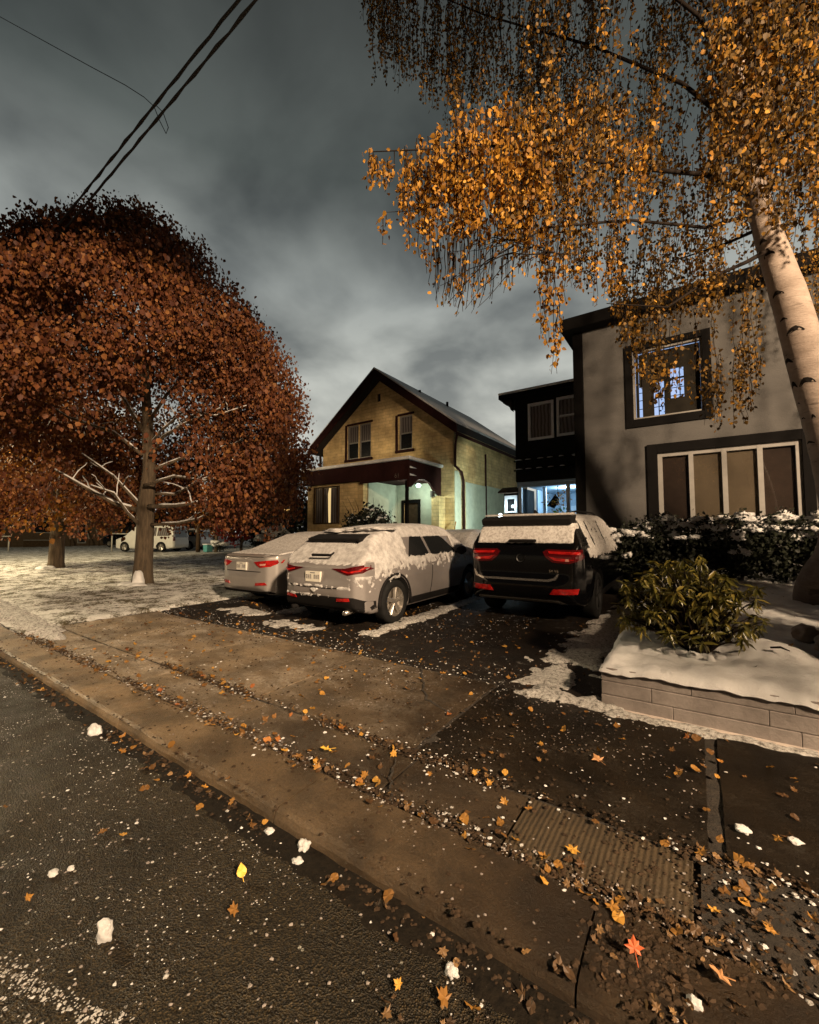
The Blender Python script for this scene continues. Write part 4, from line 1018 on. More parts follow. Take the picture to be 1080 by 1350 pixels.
def passage_things():
    r = empty('wreath', (-3.95, 14.9, 2.7), 'golden dried flower bunch hanging in the blue passage', 'wreath')
    V = []
    for i in range(90):
        c = Vector((-3.95, 14.9, 2.68))+Vector(random.gauss(0, 1) for _ in range(3))*0.17
        V.append((c, 0.09))
    leaf_cloud('flowers', V, M['lamp_gold_leaf'], r)
    MB().tube([(-3.95, 14.9, 2.6), (-3.95, 14.9, 3.27)], 0.01, 6).build('cord', M['twig'], r)
    d = MB(); d.prism([(-4.35, 2.55), (-4.05, 2.95), (-3.92, 2.75), (-4.1, 2.45)], 'y', 14.95, 15.0); d.build('dark_ribbon', M['black_trim'], r)
    r = empty('potted_plant', (-3.7, 14.5, 0.25), 'green potted plant standing in the blue passage', 'plant')
    MB().lathe([(0.0, 0.25), (0.13, 0.25), (0.18, 1.6), (0.16, 1.6), (0.0, 1.55)], 'z', (-3.7, 14.5, 0.0), 20).build('pot', M['rock'], r, True)
    V = [(Vector((-3.7, 14.5, 2.1))+Vector((random.gauss(0, .16), random.gauss(0, .14), random.gauss(0, .16))), 0.11) for _ in range(110)]
    leaf_cloud('leaves', V, M['green_plant'], r)

# ------------------------------------------------------------------ leaves
def leaf_arrays(pos, size, down=0.7, rot=None, seed=0):
    """small folded leaf outlines (6 points) hanging at pos; returns islands (n,6,3)"""
    r = np.random.default_rng(seed+11); pos = np.asarray(pos, dtype=float); n = len(pos)
    size = np.broadcast_to(np.asarray(size, dtype=float), (n,))
    tip = r.normal(size=(n, 3))*(1-down); tip[:, 2] -= down; tip /= np.linalg.norm(tip, axis=1, keepdims=True)
    sd = r.normal(size=(n, 3)); sd -= (sd*tip).sum(1, keepdims=True)*tip; sd /= np.linalg.norm(sd, axis=1, keepdims=True)+1e-9
    nm = np.cross(tip, sd)
    prof = [(0.0, 0.0, 0), (0.25, 0.36, 0.10), (0.62, 0.30, 0.09), (1.0, 0.0, 0.03), (0.62, -0.30, 0.09), (0.25, -0.36, 0.10)]
    wj = r.uniform(0.8, 1.25, n)
    V = np.stack([pos+size[:, None]*(tip*a+sd*(b*wj[:, None])+nm*c) for a, b, c in prof], 1)
    return V
LEAF_F = [(0, 1, 2, 3), (0, 3, 4, 5)]
def leaf_cloud(name, pts, mat, parent, down=0.3):
    V = leaf_arrays([p for p, s in pts], [s for p, s in pts], down, seed=len(pts))
    return np_mesh(name, V, LEAF_F, mat, parent)
M['lamp_gold_leaf'] = M['gold_leaf']
passage_things()

# ------------------------------------------------------------------ trees
RIGHT = np.array([math.cos(YAW), math.sin(YAW), 0]); FWD = np.array([-math.sin(YAW), math.cos(YAW), 0])
def limb_path(a, b, sag=0.0, n=8, wob=0.06, seed=0):
    a = Vector(a); b = Vector(b); L = (b-a).length; out = []
    for i in range(n+1):
        t = i/n; p = a.lerp(b, t); p.z += sag*4*t*(1-t)*L
        p += Vector((fbm(t*3, seed, 1), fbm(t*3, seed, 5), fbm(t*3, seed, 9)))*wob*L*min(1, t*3)
        out.append(p)
    return out
def snow_line(mb, path, rad, keep=0.0, seed=0):
    """snow lying along the top of a limb"""
    pts = []; rr = []
    for i, (p, r) in enumerate(zip(path, rad)):
        pts.append(p+Vector((0, 0, r*0.62+0.008))); rr.append((0.010+r*0.68)*(0.85+0.35*fbm(i*0.9, seed)))
    mb.tube(pts, rr, 6)

def maple():
    base = Vector((-12.95, 5.52, 0.13))
    root = empty('maple_tree', base, 'large red-brown maple with snow along its lower branches, nearest the driveway', 'tree')
    tr = MB()
    tr.tube([base+Vector((0, 0, -0.15)), base+Vector((0, 0, 0.10)), base+Vector((0.01, 0, 0.5)), base+Vector((0.0, 0.02, 1.4)), base+Vector((0.02, 0, 2.1)), base+Vector((0.06, 0.05, 3.2)), base+Vector((-0.1, 0, 5.0)), base+Vector((-0.35, -.1, 7.2)), base+Vector((-0.55, 0, 9.3))],
            [0.33, 0.27, 0.235, 0.22, 0.22, 0.17, 0.13, 0.08, 0.03], 14)
    trunk = tr.build('trunk', M['bark'], root, True)
    sn = MB(); sb = MB()
    sn.blob(base+Vector((0.20, -0.20, 0.0)), (0.17, 0.15, 0.42), 3, 3, 0.18); 
    for i in range(3): sn.blob(base+Vector((0.3*i-0.2, -0.3, -0.02)), (0.3, 0.25, 0.10), i, 2, 0.3)
    sn.build('snow_drift', M['snow'], root, True)
    D = 11.9
    lines = [  # pixel path of a limb, depth along it
        ([(187, 674), (152, 664), (110, 641), (72, 619)], 11.9, 11.2, 0.075),
        ([(196, 668), (232, 667), (285, 659), (323, 648)], 11.7, 10.9, 0.065),
        ([(200, 692), (235, 690), (262, 684), (288, 670)], 11.8, 11.2, 0.05),
        ([(190, 672), (170, 650), (150, 628), (108, 598)], 12.1, 11.6, 0.06),
        ([(182, 690), (168, 676), (150, 650), (120, 640)], 11.7, 11.0, 0.05),
        ([(192, 650), (230, 652), (262, 634), (300, 620)], 12.2, 12.6, 0.05),
        ([(190, 640), (230, 628), (270, 634), (330, 622)], 11.6, 10.6, 0.045),
        ([(198, 600), (215, 576), (245, 558), (296, 536)], 11.7, 10.9, 0.055),
        ([(196, 590), (212, 568), (236, 548), (272, 508)], 12.0, 12.2, 0.05),
        ([(240, 556), (262, 544), (285, 548), (325, 535)], 11.2, 10.7, 0.03),
        ([(194, 560), (220, 520), (250, 490), (275, 440)], 12.0, 12.8, 0.06),
        ([(190, 570), (160, 520), (120, 470), (80, 430)], 12.0, 12.4, 0.06),
        ([(190, 520), (200, 450), (230, 390), (250, 340)], 12.0, 11.6, 0.05),
        ([(188, 600), (150, 570), (90, 550), (40, 520)], 11.8, 11.0, 0.05),
        ([(186, 500), (170, 430), (130, 360), (110, 300)], 12.0, 12.0, 0.05),
        ([(200, 620), (250, 600), (310, 585), (350, 560)], 12.0, 13.0, 0.05),
    ]
    twig = MB()
    for li, (pp, d0, d1, r0) in enumerate(lines):
        P = [at_depth(x, y, d0+(d1-d0)*i/(len(pp)-1)) for i, (x, y) in enumerate(pp)]
        Q = []
        for i in range(len(P)-1):
            for s in range(5): Q.append(P[i].lerp(P[i+1], s/5)+Vector((0, 0, 0.03*fbm(i*5+s, li))))
        Q.append(P[-1]); n = len(Q)
        rad = [r0*(1-0.72*i/(n-1)) for i in range(n)]
        twig.tube(Q, rad, 7)
        snow_line(sb, Q[2:] if li < 7 else Q[1:], rad[2:] if li < 7 else rad[1:], seed=li)
        for k in range(3):     # side twigs
            i = int(n*(0.45+0.17*k)); 
            if i >= n-1: continue
            e = Q[i]+Vector((random.uniform(-.6, .6), random.uniform(-.6, .6), random.uniform(0.15, .7)))
            pa = limb_path(Q[i], e, 0.05, 5, 0.05, li+k); rr = [rad[i]*0.5*(1-0.7*s/5) for s in range(6)]
            twig.tube(pa, rr, 5); snow_line(sb, pa, rr, seed=k)
    twig.build('branches', M['bark'], root, True)
    sb.build('branch_snow', M['snow'], root, True)
    # crown: clumps of hanging leaves through a dome that leans to the left with height
    zs = [1.7, 2.4, 3.2, 5.0, 6.6, 7.8, 8.8, 9.6, 10.2, 10.6]; rs = [3.4, 4.15, 4.4, 4.35, 3.95, 3.35, 2.65, 1.95, 1.2, 0.4]
    hole1 = np.array(at_depth(258, 535, 9.2)); hole2 = np.array(at_depth(245, 530, 14.0)); hole3 = np.array(at_depth(105, 430, 9.0)); hole4 = np.array(at_depth(300, 480, 9.5))
    r = np.random.default_rng(5); P = []; S = []; cnt = 0
    while cnt < 2700:
        z = r.uniform(1.8, 10.6); R_ = np.interp(z, zs, rs)
        if r.random() > (R_/4.7)**1.3: continue
        a = r.uniform(0, 2*math.pi); R_ *= 1+0.16*noise.noise(Vector((math.cos(a)*1.7, math.sin(a)*1.7, z*0.42))); rho = R_*(0.42+0.60*r.random()**0.5)
        off = RIGHT*(-0.55*max(0, z-4)/6.0)
        c = np.array([base.x, base.y, 0])+off+RIGHT*math.cos(a)*rho+FWD*math.sin(a)*rho; c[2] = z
        front = math.sin(a)*rho       # negative: towards the street
        if z < 4.0 and front < 0.9 and -3.2 < math.cos(a)*rho < 2.5 and r.random() < 0.82: continue
        if z < 4.6 and front < -2.0 and r.random() < 0.8: continue
        if z < 2.5 and r.random() < 0.6: continue
        nv = noise.noise(Vector(c*0.75)+Vector((3, 1, 7)))
        if nv < -0.13 and r.random() < 0.85: continue
        if any(np.linalg.norm(c-h) < q and r.random() < 0.90 for h, q in ((hole1, 1.45), (hole2, 1.7), (hole3, 0.9), (hole4, 0.8))): continue
        cnt += 1
        m = int(r.integers(44, 72)); q = np.clip(r.normal(size=(m, 3)), -1.7, 1.7)*np.array([0.19, 0.19, 0.27])
        P.append(c+q); S.append(0.050+0.085*r.random(m)**1.4)
    P = np.concatenate(P); S = np.concatenate(S)
    np_mesh('crown', leaf_arrays(P, S, 0.72, seed=2), LEAF_F, M['maple_leaf'], root)
maple()

def small_tree(name, label, base, trunk_h, r_tr, zc, rx, rz, n, mat, size=0.18, hang=0.5, group=None, seed=1, bark='bark', low=0.0, cat='tree'):
    root = empty(name, base, label, cat, group)
    b = Vector(base); mb = MB()
    mb.tube([b+Vector((0, 0, -0.1)), b+Vector((0, 0, 0.25)), b+Vector((0.02, 0, trunk_h)), b+Vector((0.1, 0, zc-b.z+rz*0.4))], [r_tr*1.35, r_tr*1.05, r_tr*0.9, r_tr*0.25], 10)
    rr = random.Random(seed)
    for k in range(9):
        a = rr.uniform(0, 6.28); st = b+Vector((0, 0, trunk_h*(0.8+0.05*k))); e = Vector((b.x+math.cos(a)*rx*0.75, b.y+math.sin(a)*rx*0.75, zc+rr.uniform(-.3, .5)*rz))
        pa = limb_path(st, e, 0.03, 6, 0.06, k); mb.tube(pa, [r_tr*0.4*(1-0.8*i/6) for i in range(7)], 6)
    mb.build('trunk', M[bark], root, True)
    r = np.random.default_rng(seed); P = []; S = []
    while len(P) < n:
        v = r.normal(size=3); v /= np.linalg.norm(v); q = r.random()**0.4
        c = np.array([b.x+v[0]*rx*q, b.y+v[1]*rx*q, zc+v[2]*rz*q])
        if c[2] < low: continue
        if noise.noise(Vector(c*0.6)+Vector((seed, 2, 3))) < -0.2 and r.random() < 0.75: continue
        m = int(r.integers(10, 18)); P.append(c+r.normal(size=(m, 3))*0.09*rx); S.append(r.uniform(0.7, 1.3, m)*size)
    np_mesh('crown', leaf_arrays(np.concatenate(P), np.concatenate(S), hang, seed=seed), LEAF_F, M[mat], root)
    return root
b2 = (-22.0, 6.05, 0.13)
t2 = small_tree('maple_tree', 'golden-leaved maple behind the large red-brown maple', b2, 2.0, 0.26, 4.6, 3.9, 2.9, 620, 'gold_leaf', 0.2, 0.6, seed=4, low=2.1)
d = MB()
for i in range(3): d.blob((b2[0]+0.2*i-0.1, b2[1]-0.35, 0.13), (0.35, 0.3, 0.14), i, 2, 0.3)
d.build('snow_drift', M['snow'], t2, True)
p = at_depth(285, 722, 30); small_tree('autumn_tree', 'small golden tree in front of the parked silver van', (p.x, p.y, 0.25), 1.2, 0.12, 3.4, 1.7, 1.6, 130, 'gold_leaf', 0.2, seed=6, low=1.6)
p = at_depth(318, 722, 30); small_tree('burning_bush', 'deep red bush behind the silver sedan', (p.x, p.y, 0.25), 0.7, 0.1, 2.6, 2.0, 1.9, 220, 'red_leaf', 0.2, seed=8, low=0.6, cat='bush')
p = at_depth(352, 722, 27); small_tree('evergreen_tree', 'dark evergreen beside the lantern post', (p.x, p.y, 0.25), 0.6, 0.14, 2.6, 1.5, 2.4, 260, 'hedge_leaf', 0.2, seed=9, low=0.3)
for px, d_, s in ((20, 55, 1.0), (90, 60, 1.2), (160, 55, 0.9), (230, 58, 1.1), (290, 50, 1.2), (345, 44, 0.9)):
    p = at_depth(px, 720, d_)
    small_tree('dark_tree', {20: 'dark tree at the far left edge behind the wooden house', 90: 'dark tree behind the wooden house roof', 160: 'dark tree behind the dark parked car', 230: 'dark tree above the white van', 290: 'dark tree behind the red bush', 345: 'dark tree behind the evergreen'}[px],
               (p.x, p.y, 0.3), 2.5, 0.25, 5.0*s, 4.2*s, 3.6*s, 170, 'hedge_leaf', 0.42, seed=int(px)+3, low=0.6, group='dark trees beyond the lawn')
def bare_tree():
    b = Vector(at_depth(414, 700, 27)); b.z = 0.3
    root = empty('bare_tree', b, 'bare leafless tree at the left end of the brick house', 'tree')
    mb = MB(); mb.tube([b, b+Vector((0, 0, 2.5)), b+Vector((0.1, 0, 4.0))], [0.14, 0.11, 0.06], 8)
    for k in range(34):
        a = random.uniform(0, 6.28); st = b+Vector((0, 0, random.uniform(1.8, 4.0))); e = st+Vector((math.cos(a)*random.uniform(.4, 1.2), math.sin(a)*random.uniform(.4, 1.2), random.uniform(1.2, 3.4)))
        pa = limb_path(st, e, 0.03, 6, 0.07, k); mb.tube(pa, [0.035*(1-0.85*i/6) for i in range(7)], 5)
        for j in range(4):
            q = pa[2+j]; e2 = q+Vector((random.uniform(-.5, .5), random.uniform(-.5, .5), random.uniform(.3, 1.0))); mb.tube([q, q.lerp(e2, .5)+Vector((.03, 0, .03)), e2], [0.012, 0.009, 0.004], 4)
    mb.build('trunk', M['bark_far'], root, True)
bare_tree()

def birch():
    cl = [(1088, 800, 44), (1087, 770, 36), (1104, 735, 30), (1112, 690, 29), (1106, 640, 29), (1090, 565, 29), (1070, 500, 27), (1043, 400, 25), (1010, 300, 19), (985, 200, 15), (975, 100, 12), (985, 0, 9), (1000, -120, 6)]
    P = []; Rr = []; d0 = 5.35
    for i, (x, y, r) in enumerate(cl):
        P.append(at_depth(x, y, d0)); Rr.append(r*d0/F*0.76)
    Q = []; RR = []
    for i in range(len(P)-1):
        for s in range(6):
            t = s/6; p0 = P[max(i-1, 0)]; p1 = P[i]; p2 = P[i+1]; p3 = P[min(i+2, len(P)-1)]
            q = 0.5*((2*p1)+(p2-p0)*t+(2*p0-5*p1+4*p2-p3)*t*t+(3*p1-p0-3*p2+p3)*t**3)
            Q.append(q); RR.append((Rr[i]*(1-t)+Rr[i+1]*t)*(1+0.05*fbm(len(Q)*0.7, 3)))
    base = Q[0].copy()
    root = empty('birch_tree', base, 'leaning white-barked birch with drooping golden leaves, by the grey house', 'tree')
    tr = MB(); tr.tube(Q, RR, 20); tr.build('trunk', M['birch_bark'], root, True)
    for k, (x, y, wd, hh) in enumerate((x_, y_, w_*1.5, h_*1.5) for x_, y_, w_, h_ in ((1022, 378, .09, .035), (1050, 443, .12, .045), (1035, 464, .10, .04), (1040, 497, .07, .05), (1064, 504, .11, .05), (1066, 575, .09, .02), (1012, 330, .08, .04), (1030, 410, .06, .02), (1052, 540, .05, .012), (1003, 310, .06, .03), (1070, 540, .03, .03), (1036, 520, .03, .012))):
        r_ = at_depth(x, y, 1)-at_depth(540, 675, 0); best = None
        i = min(range(len(Q)), key=lambda i: abs((Q[i].z-H)/((Q[i]-Vector((0, 0, H))).dot(Vector(FWD)))-(r_.z)/(r_.dot(Vector(FWD)))))
        ax_ = (Q[min(i+1, len(Q)-1)]-Q[max(i-1, 0)]).normalized(); vw = (Vector((0, 0, H))-Q[i]); vw = (vw-ax_*vw.dot(ax_)).normalized(); sd_ = ax_.cross(vw).normalized()
        px_ = [at_depth(x, y, d0)-Q[i]]; u = max(-0.85, min(0.85, px_[0].dot(sd_)/RR[i])); nrm = (sd_*u+vw*math.sqrt(1-u*u)); tg = ax_.cross(nrm).normalized()
        P_ = []; n_ = 14
        for a in range(n_):
            t = 2*math.pi*a/n_; P_.append((math.cos(t)*wd*0.5, math.sin(t)*hh*0.5*(1.3 if math.sin(t) > 0 else 0.5)-0.25*hh*(2*abs(math.cos(t)))**1.5+0.004*math.sin(5*t+k)))
        base_i = [Q[i]+nrm*(math.sqrt(max(0.0, RR[i]**2-a*a))*1.012)+tg*a+ax_*b for a, b in P_]
        base_i = base_i+[Q[i]+nrm*(RR[i]*1.02)]
        MB().add(base_i, [(a, (a+1) % n_, n_) for a in range(n_)]).build('bark_scar', M['scar'], root)
    mb = MB()
    arms = [((1012, 330, 5.3), [(985, 345, 5.2), (940, 365, 5.0), (880, 405, 4.8), (800, 400, 4.7)], 0.05),
            ((1000, 260, 5.3), [(930, 230, 5.0), (820, 220, 4.7), (700, 190, 4.5), (600, 195, 4.4), (490, 200, 4.3)], 0.05),
            ((985, 180, 5.3), [(900, 110, 5.6), (780, 60, 5.9), (640, 20, 6.1), (520, -30, 6.2)], 0.05),
            ((980, 120, 5.3), [(920, 20, 5.0), (820, -60, 4.8), (700, -120, 4.6)], 0.05),
            ((990, 230, 5.3), [(1040, 180, 5.6), (1090, 120, 6.0)], 0.045),
            ((1000, 280, 5.3), [(930, 300, 5.0), (830, 290, 4.7), (720, 300, 4.5), (640, 345, 4.4), (590, 400, 4.3)], 0.035),
            ((978, 80, 5.3), [(930, 10, 6.2), (880, -60, 7.0)], 0.04), ((985, 0, 5.3), [(1040, -60, 4.8), (1080, -120, 4.5)], 0.035),
            ((1004, 300, 5.3), [(960, 320, 5.8), (900, 340, 6.4), (860, 350, 6.8)], 0.04)]
    for (sx, sy, sd), pp, r0 in arms:
        pts = [at_depth(sx, sy, sd)]+[at_depth(*q) for q in pp]; L = []
        for i in range(len(pts)-1):
            for s in range(5): L.append(pts[i].lerp(pts[i+1], s/5)+Vector((0, 0, 0.02*fbm(i*5+s, sx))))
        L.append(pts[-1]); mb.tube(L, [r0*0.62*(1-0.85*i/(len(L)-1)) for i in range(len(L))], 7)
    mb.build('branches', M['twig'], root, True)
    r = np.random.default_rng(21); LP = []; LS = []; GP = []; GS = []; tw = MB()
    def strand(px, y0, y1, d, dens, keep=1.0, size=(0.036, 0.060), bare=0.0, curve=0.0, gold=False):
        a = np.array(at_depth(px, y0, d)); b = np.array(at_depth(px, y1, d)); L = np.linalg.norm(b-a)
        if L < 0.08: return
        sway = (RIGHT*r.normal(0, .10)+FWD*r.normal(0, .10))*L+RIGHT*curve*L
        n = max(4, int(L/0.12)); path = []
        for i in range(n+1):
            t = i/n; q = a+(b-a)*t+sway*(t*t-t*0.5)*0.7; q = q+np.array([fbm(t*3, px, 1), fbm(t*3, px, 4), 0])*0.05*L
            path.append(q)
        tw.tube([Vector(q) for q in path], [0.0045*(1-0.6*i/n)+0.001 for i in range(n+1)], 4, caps=False)
        k = int(L*dens)
        for _ in range(k):
            t = r.random()
            if r.random() > keep: continue
            if t < bare and r.random() < 0.85: continue
            i = min(n-1, int(t*n)); q = path[i]+(path[i+1]-path[i])*(t*n-i)
            (GP if gold or r.random() < 0.2 else LP).append(q+r.normal(size=3)*0.032); (GS if len(GP) > len(GS) else LS).append(r.uniform(*size))
    I = np.interp
    # back layer, upper left: thin strands high in the crown
    for _ in range(230):
        x = r.uniform(478, 800); d = r.uniform(5.6, 7.2); lo = I(x, [478, 500, 560, 600, 660, 720, 800], [30, 100, 140, 175, 170, 220, 250])
        y0 = r.uniform(-110, lo-60); strand(x, y0, y0+(lo-y0)*r.uniform(.5, 1.0), d, 40, 0.9, (0.034, 0.054))
    # bright cluster at the left
    for _ in range(330):
        x = 485+(860-485)*r.random()**0.95
        if r.random() < I(x, [680, 860], [0, 0.9]): continue
        top = I(x, [485, 520, 575, 600, 700, 760], [195, 200, 165, 150, 120, 110]); lo = I(x, [485, 500, 510, 560, 590, 640, 700, 760], [232, 235, 240, 320, 330, 330, 330, 345])
        if x < 560 and r.random() < 0.55: continue
        y0 = top+r.random()**1.6*110; strand(x, min(y0, lo-25), y0+(lo-y0)*r.uniform(.45, 1), r.uniform(3.9, 4.9), 52, 0.9, (0.034, 0.062), gold=r.random() < I(x, [485, 620, 800], [1.0, 0.9, 0.2]))
    for x, y0, y1, d in ((487, 200, 232, 4.3), (492, 200, 228, 4.3), (505, 282, 322, 4.2), (509, 282, 300, 4.2), (520, 200, 225, 4.3), (535, 205, 300, 4.3), (541, 210, 330, 4.3), (552, 220, 338, 4.3), (560, 225, 355, 4.3), (566, 220, 352, 4.3)):
        strand(x, y0, y1, d, 46, 0.95, (0.04, 0.06), gold=True)
    tw.tube([at_depth(590, 262, 4.3), at_depth(540, 278, 4.25), at_depth(505, 280, 4.2)], [0.006, 0.004, 0.002], 4)
    # twiggy, nearly bare ends below it
    for _ in range(80):
        x = r.uniform(570, 760); y0 = r.uniform(285, 340); y1 = I(x, [570, 590, 640, 700, 760], [405, 425, 412, 365, 380])*r.uniform(.9, 1.0)
        strand(x, y0, y1, r.uniform(4.0, 4.8), 12, 0.65, (0.035, 0.055), curve=-0.15, gold=True)
    for k in range(9):
        a = at_depth(740-8*k, 335-3*k, 4.5); e = at_depth(590+r.uniform(-15, 60), 360+r.uniform(-40, 55), 4.3)
        tw.tube(limb_path(a, e, 0.08, 8, 0.06, k), [0.007*(1-0.8*i/8)+0.001 for i in range(9)], 4)
    # main mass
    for _ in range(640):
        x = r.uniform(690, 1100); d = r.uniform(4.7, 7.6); lo = I(x, [690, 720, 800, 860, 940, 1000, 1100], [340, 360, 385, 420, 410, 380, 430])
        y0 = r.uniform(-110, lo-45)
        if noise.noise(Vector((x*0.016, y0*0.016, d*0.4))) < -0.12: continue
        if 965 < x < 1075 and d < 5.5 and y0 > 180 and r.random() < 0.85: continue
        strand(x, y0, min(lo, y0+r.uniform(70, 190)), d, 44, 0.9, (0.036, 0.060))
    for _ in range(170):
        x = r.uniform(935, 1090); y0 = r.uniform(-110, 215); strand(x, y0, min(300, y0+r.uniform(70, 170)), r.uniform(4.1, 5.0), 42, 0.9, (0.042, 0.066))
    for _ in range(130):
        x = r.uniform(1090, 1650); y0 = r.uniform(-200, 330); strand(x, y0, y0+r.uniform(90, 200), r.uniform(4.9, 7.4), 40, 0.9, (0.05, 0.075))
    # long tassels
    for x, y0, y1, d in ((712, 300, 440, 4.6), (717, 320, 455, 4.6), (722, 330, 425, 4.6), (730, 340, 470, 4.6), (734, 380, 492, 4.6), (741, 330, 400, 4.6), (760, 330, 378, 4.7), (784, 330, 402, 4.8), (800, 330, 392, 4.8), (815, 330, 410, 4.8)):
        for q in range(2): strand(x+q*3, y0, y1, d, 32, 0.9, (0.04, 0.065), gold=True)
    # hanging in front of the grey house
    for _ in range(165):
        x = r.uniform(806, 1010); lo = I(x, [806, 835, 860, 900, 940, 985, 1010], [430, 480, 540, 520, 575, 560, 500]); y0 = r.uniform(340, lo-40)
        if noise.noise(Vector((x*0.02, y0*0.02, 4.0))) < -0.10: continue
        if 872 < x < 912 and y0+40 > 440 and r.random() < 0.85: continue
        strand(x, y0, y0+(lo-y0)*r.uniform(.5, 1), r.uniform(5.2, 7.0), 30, 0.85, (0.042, 0.065))
    tw.build('twigs', M['twig'], root)
    np_mesh('crown', leaf_arrays(np.array(GP), np.array(GS), 0.62, seed=31), LEAF_F, M['birch_leaf'], root)
    np_mesh('dark_leaves', leaf_arrays(np.array(LP), np.array(LS), 0.62, seed=32), LEAF_F, M['birch_dark'], root)
    print('birch leaves', len(LP))
birch()

# ------------------------------------------------------------------ bushes
def laurel():
    base = Vector((-0.02, 4.55, 0.48))
    root = empty('laurel_bush', base, 'olive-green drooping laurel bush standing in snow behind the block wall', 'bush')
    r = np.random.default_rng(3); st = MB(); V = []
    tips = []
    for k in range(235):
        a = r.uniform(0, 6.28); rr = r.random()**0.5; z = base.z+0.14+0.74*r.random()*(1-0.5*rr*rr)
        c = np.array([base.x-0.08+math.cos(a)*rr*0.56, base.y+0.12+math.sin(a)*rr*0.48, z])
        if c[0] > base.x+0.22 and z > base.z+0.62: continue
        tips.append(c)
        pa = limb_path((base.x+0.05*math.cos(a), base.y+0.05*math.sin(a), base.z-0.03), c, 0.1, 5, 0.05, k); st.tube(pa, [0.012*(1-0.7*i/5) for i in range(6)], 5, caps=False)
    st.build('stems', M['twig'], root)
    pos = []; tip = []; size = []
    for c in tips:
        m = int(r.integers(9, 15)); a0 = r.uniform(0, 6.28)
        for j in range(m):
            a = a0+j*2.4; dv = np.array([math.cos(a)*0.75, math.sin(a)*0.75, r.uniform(-1.3, 0.45)]); dv /= np.linalg.norm(dv)
            pos.append(c+np.array([0, 0, r.uniform(-.05, .03)])); tip.append(dv); size.append(r.uniform(0.06, 0.115))
    pos = np.array(pos); tip = np.array(tip); size = np.array(size); sd = np.cross(tip, np.array([0, 0, 1.0])+r.normal(size=(len(pos), 3))*0.35); sd /= np.linalg.norm(sd, axis=1, keepdims=True); nm = np.cross(sd, tip)
    prof = [(0, 0, 0), (0.2, 0.11, 0.03), (0.55, 0.15, 0.02), (1.0, 0.0, -0.16), (0.55, -0.15, 0.02), (0.2, -0.11, 0.03)]
    V = np.stack([pos+size[:, None]*(tip*a+sd*b+nm*c) for a, b, c in prof], 1)
    np_mesh('leaves', V, LEAF_F, M['rhodo_leaf'], root)
    sn = MB()
    for i in range(9): sn.blob((base.x-0.28+0.085*i+random.uniform(-.03, .03), base.y-0.16+random.uniform(-.07, .06), 0.47), (random.uniform(.03, .07), random.uniform(.03, .05), random.uniform(.02, .04)), i, 2, 0.4)
    sn.build('snow_clods', M['snow'], root, True)
laurel()
def hedge():
    r = np.random.default_rng(12)
    where = ['left end, by the black car', 'below the first window pane', 'below the second window pane', 'below the third window pane', 'below the last window pane', 'right end, behind the birch trunk']
    xs = [-1.15, -0.55, 0.05, 0.62, 1.20, 1.75]
    for k, x in enumerate(xs):
        b = Vector((x, 9.75-0.12*k+0.1*math.sin(k*2), 0.76))
        hgt = [0.98, 1.10, 1.05, 1.10, 1.10, 1.05][k]; rx = 0.46
        root = empty('hedge_shrub', b, 'dark snow-capped shrub of the hedge, '+where[k], 'shrub', 'snow-capped shrubs under the wide window')
        P = []; S = []; tops = []
        while len(P) < 150:
            v = r.normal(size=3); v /= np.linalg.norm(v); q = r.random()**0.3
            c = np.array([b.x+v[0]*rx*q, b.y+v[1]*0.55*q, b.z+hgt*0.5+v[2]*hgt*0.55*q])
            if c[2] < b.z: continue
            m = 20; P.append(c+r.normal(size=(m, 3))*0.06); S.append(r.uniform(.04, .08, m))
            if v[2] > 0.25 and q > 0.72 and r.random() < 0.6: tops.append(c)
            if v[2] > -0.5 and v[1] < -0.3 and q > 0.8 and r.random() < 0.16: tops.append(c)
        np_mesh('leaves', leaf_arrays(np.concatenate(P), np.concatenate(S), 0.3, seed=k), LEAF_F, M['hedge_leaf'], root)
        st = MB()
        for j in range(6): st.tube(limb_path(b+Vector((0, 0, -0.1)), b+Vector((r.uniform(-.3, .3), r.uniform(-.3, .3), hgt*0.8)), 0.02, 5, 0.05, j), [0.018*(1-0.7*i/5) for i in range(6)], 5)
        st.build('stems', M['twig'], root)
        sn = MB()
        for i, c in enumerate(tops):
            for q in range(3): sn.blob((c[0]+r.normal()*0.05, c[1]+r.normal()*0.04, c[2]+0.02-0.03*q*r.random()), (r.uniform(.03, .10), r.uniform(.03, .07), r.uniform(.022, .05)), i+k*50+q*7, 3, 0.8, 3.0)
        sn.build('snow_cap', M['snow'], root, True)['kind'] = 'stuff'
hedge()
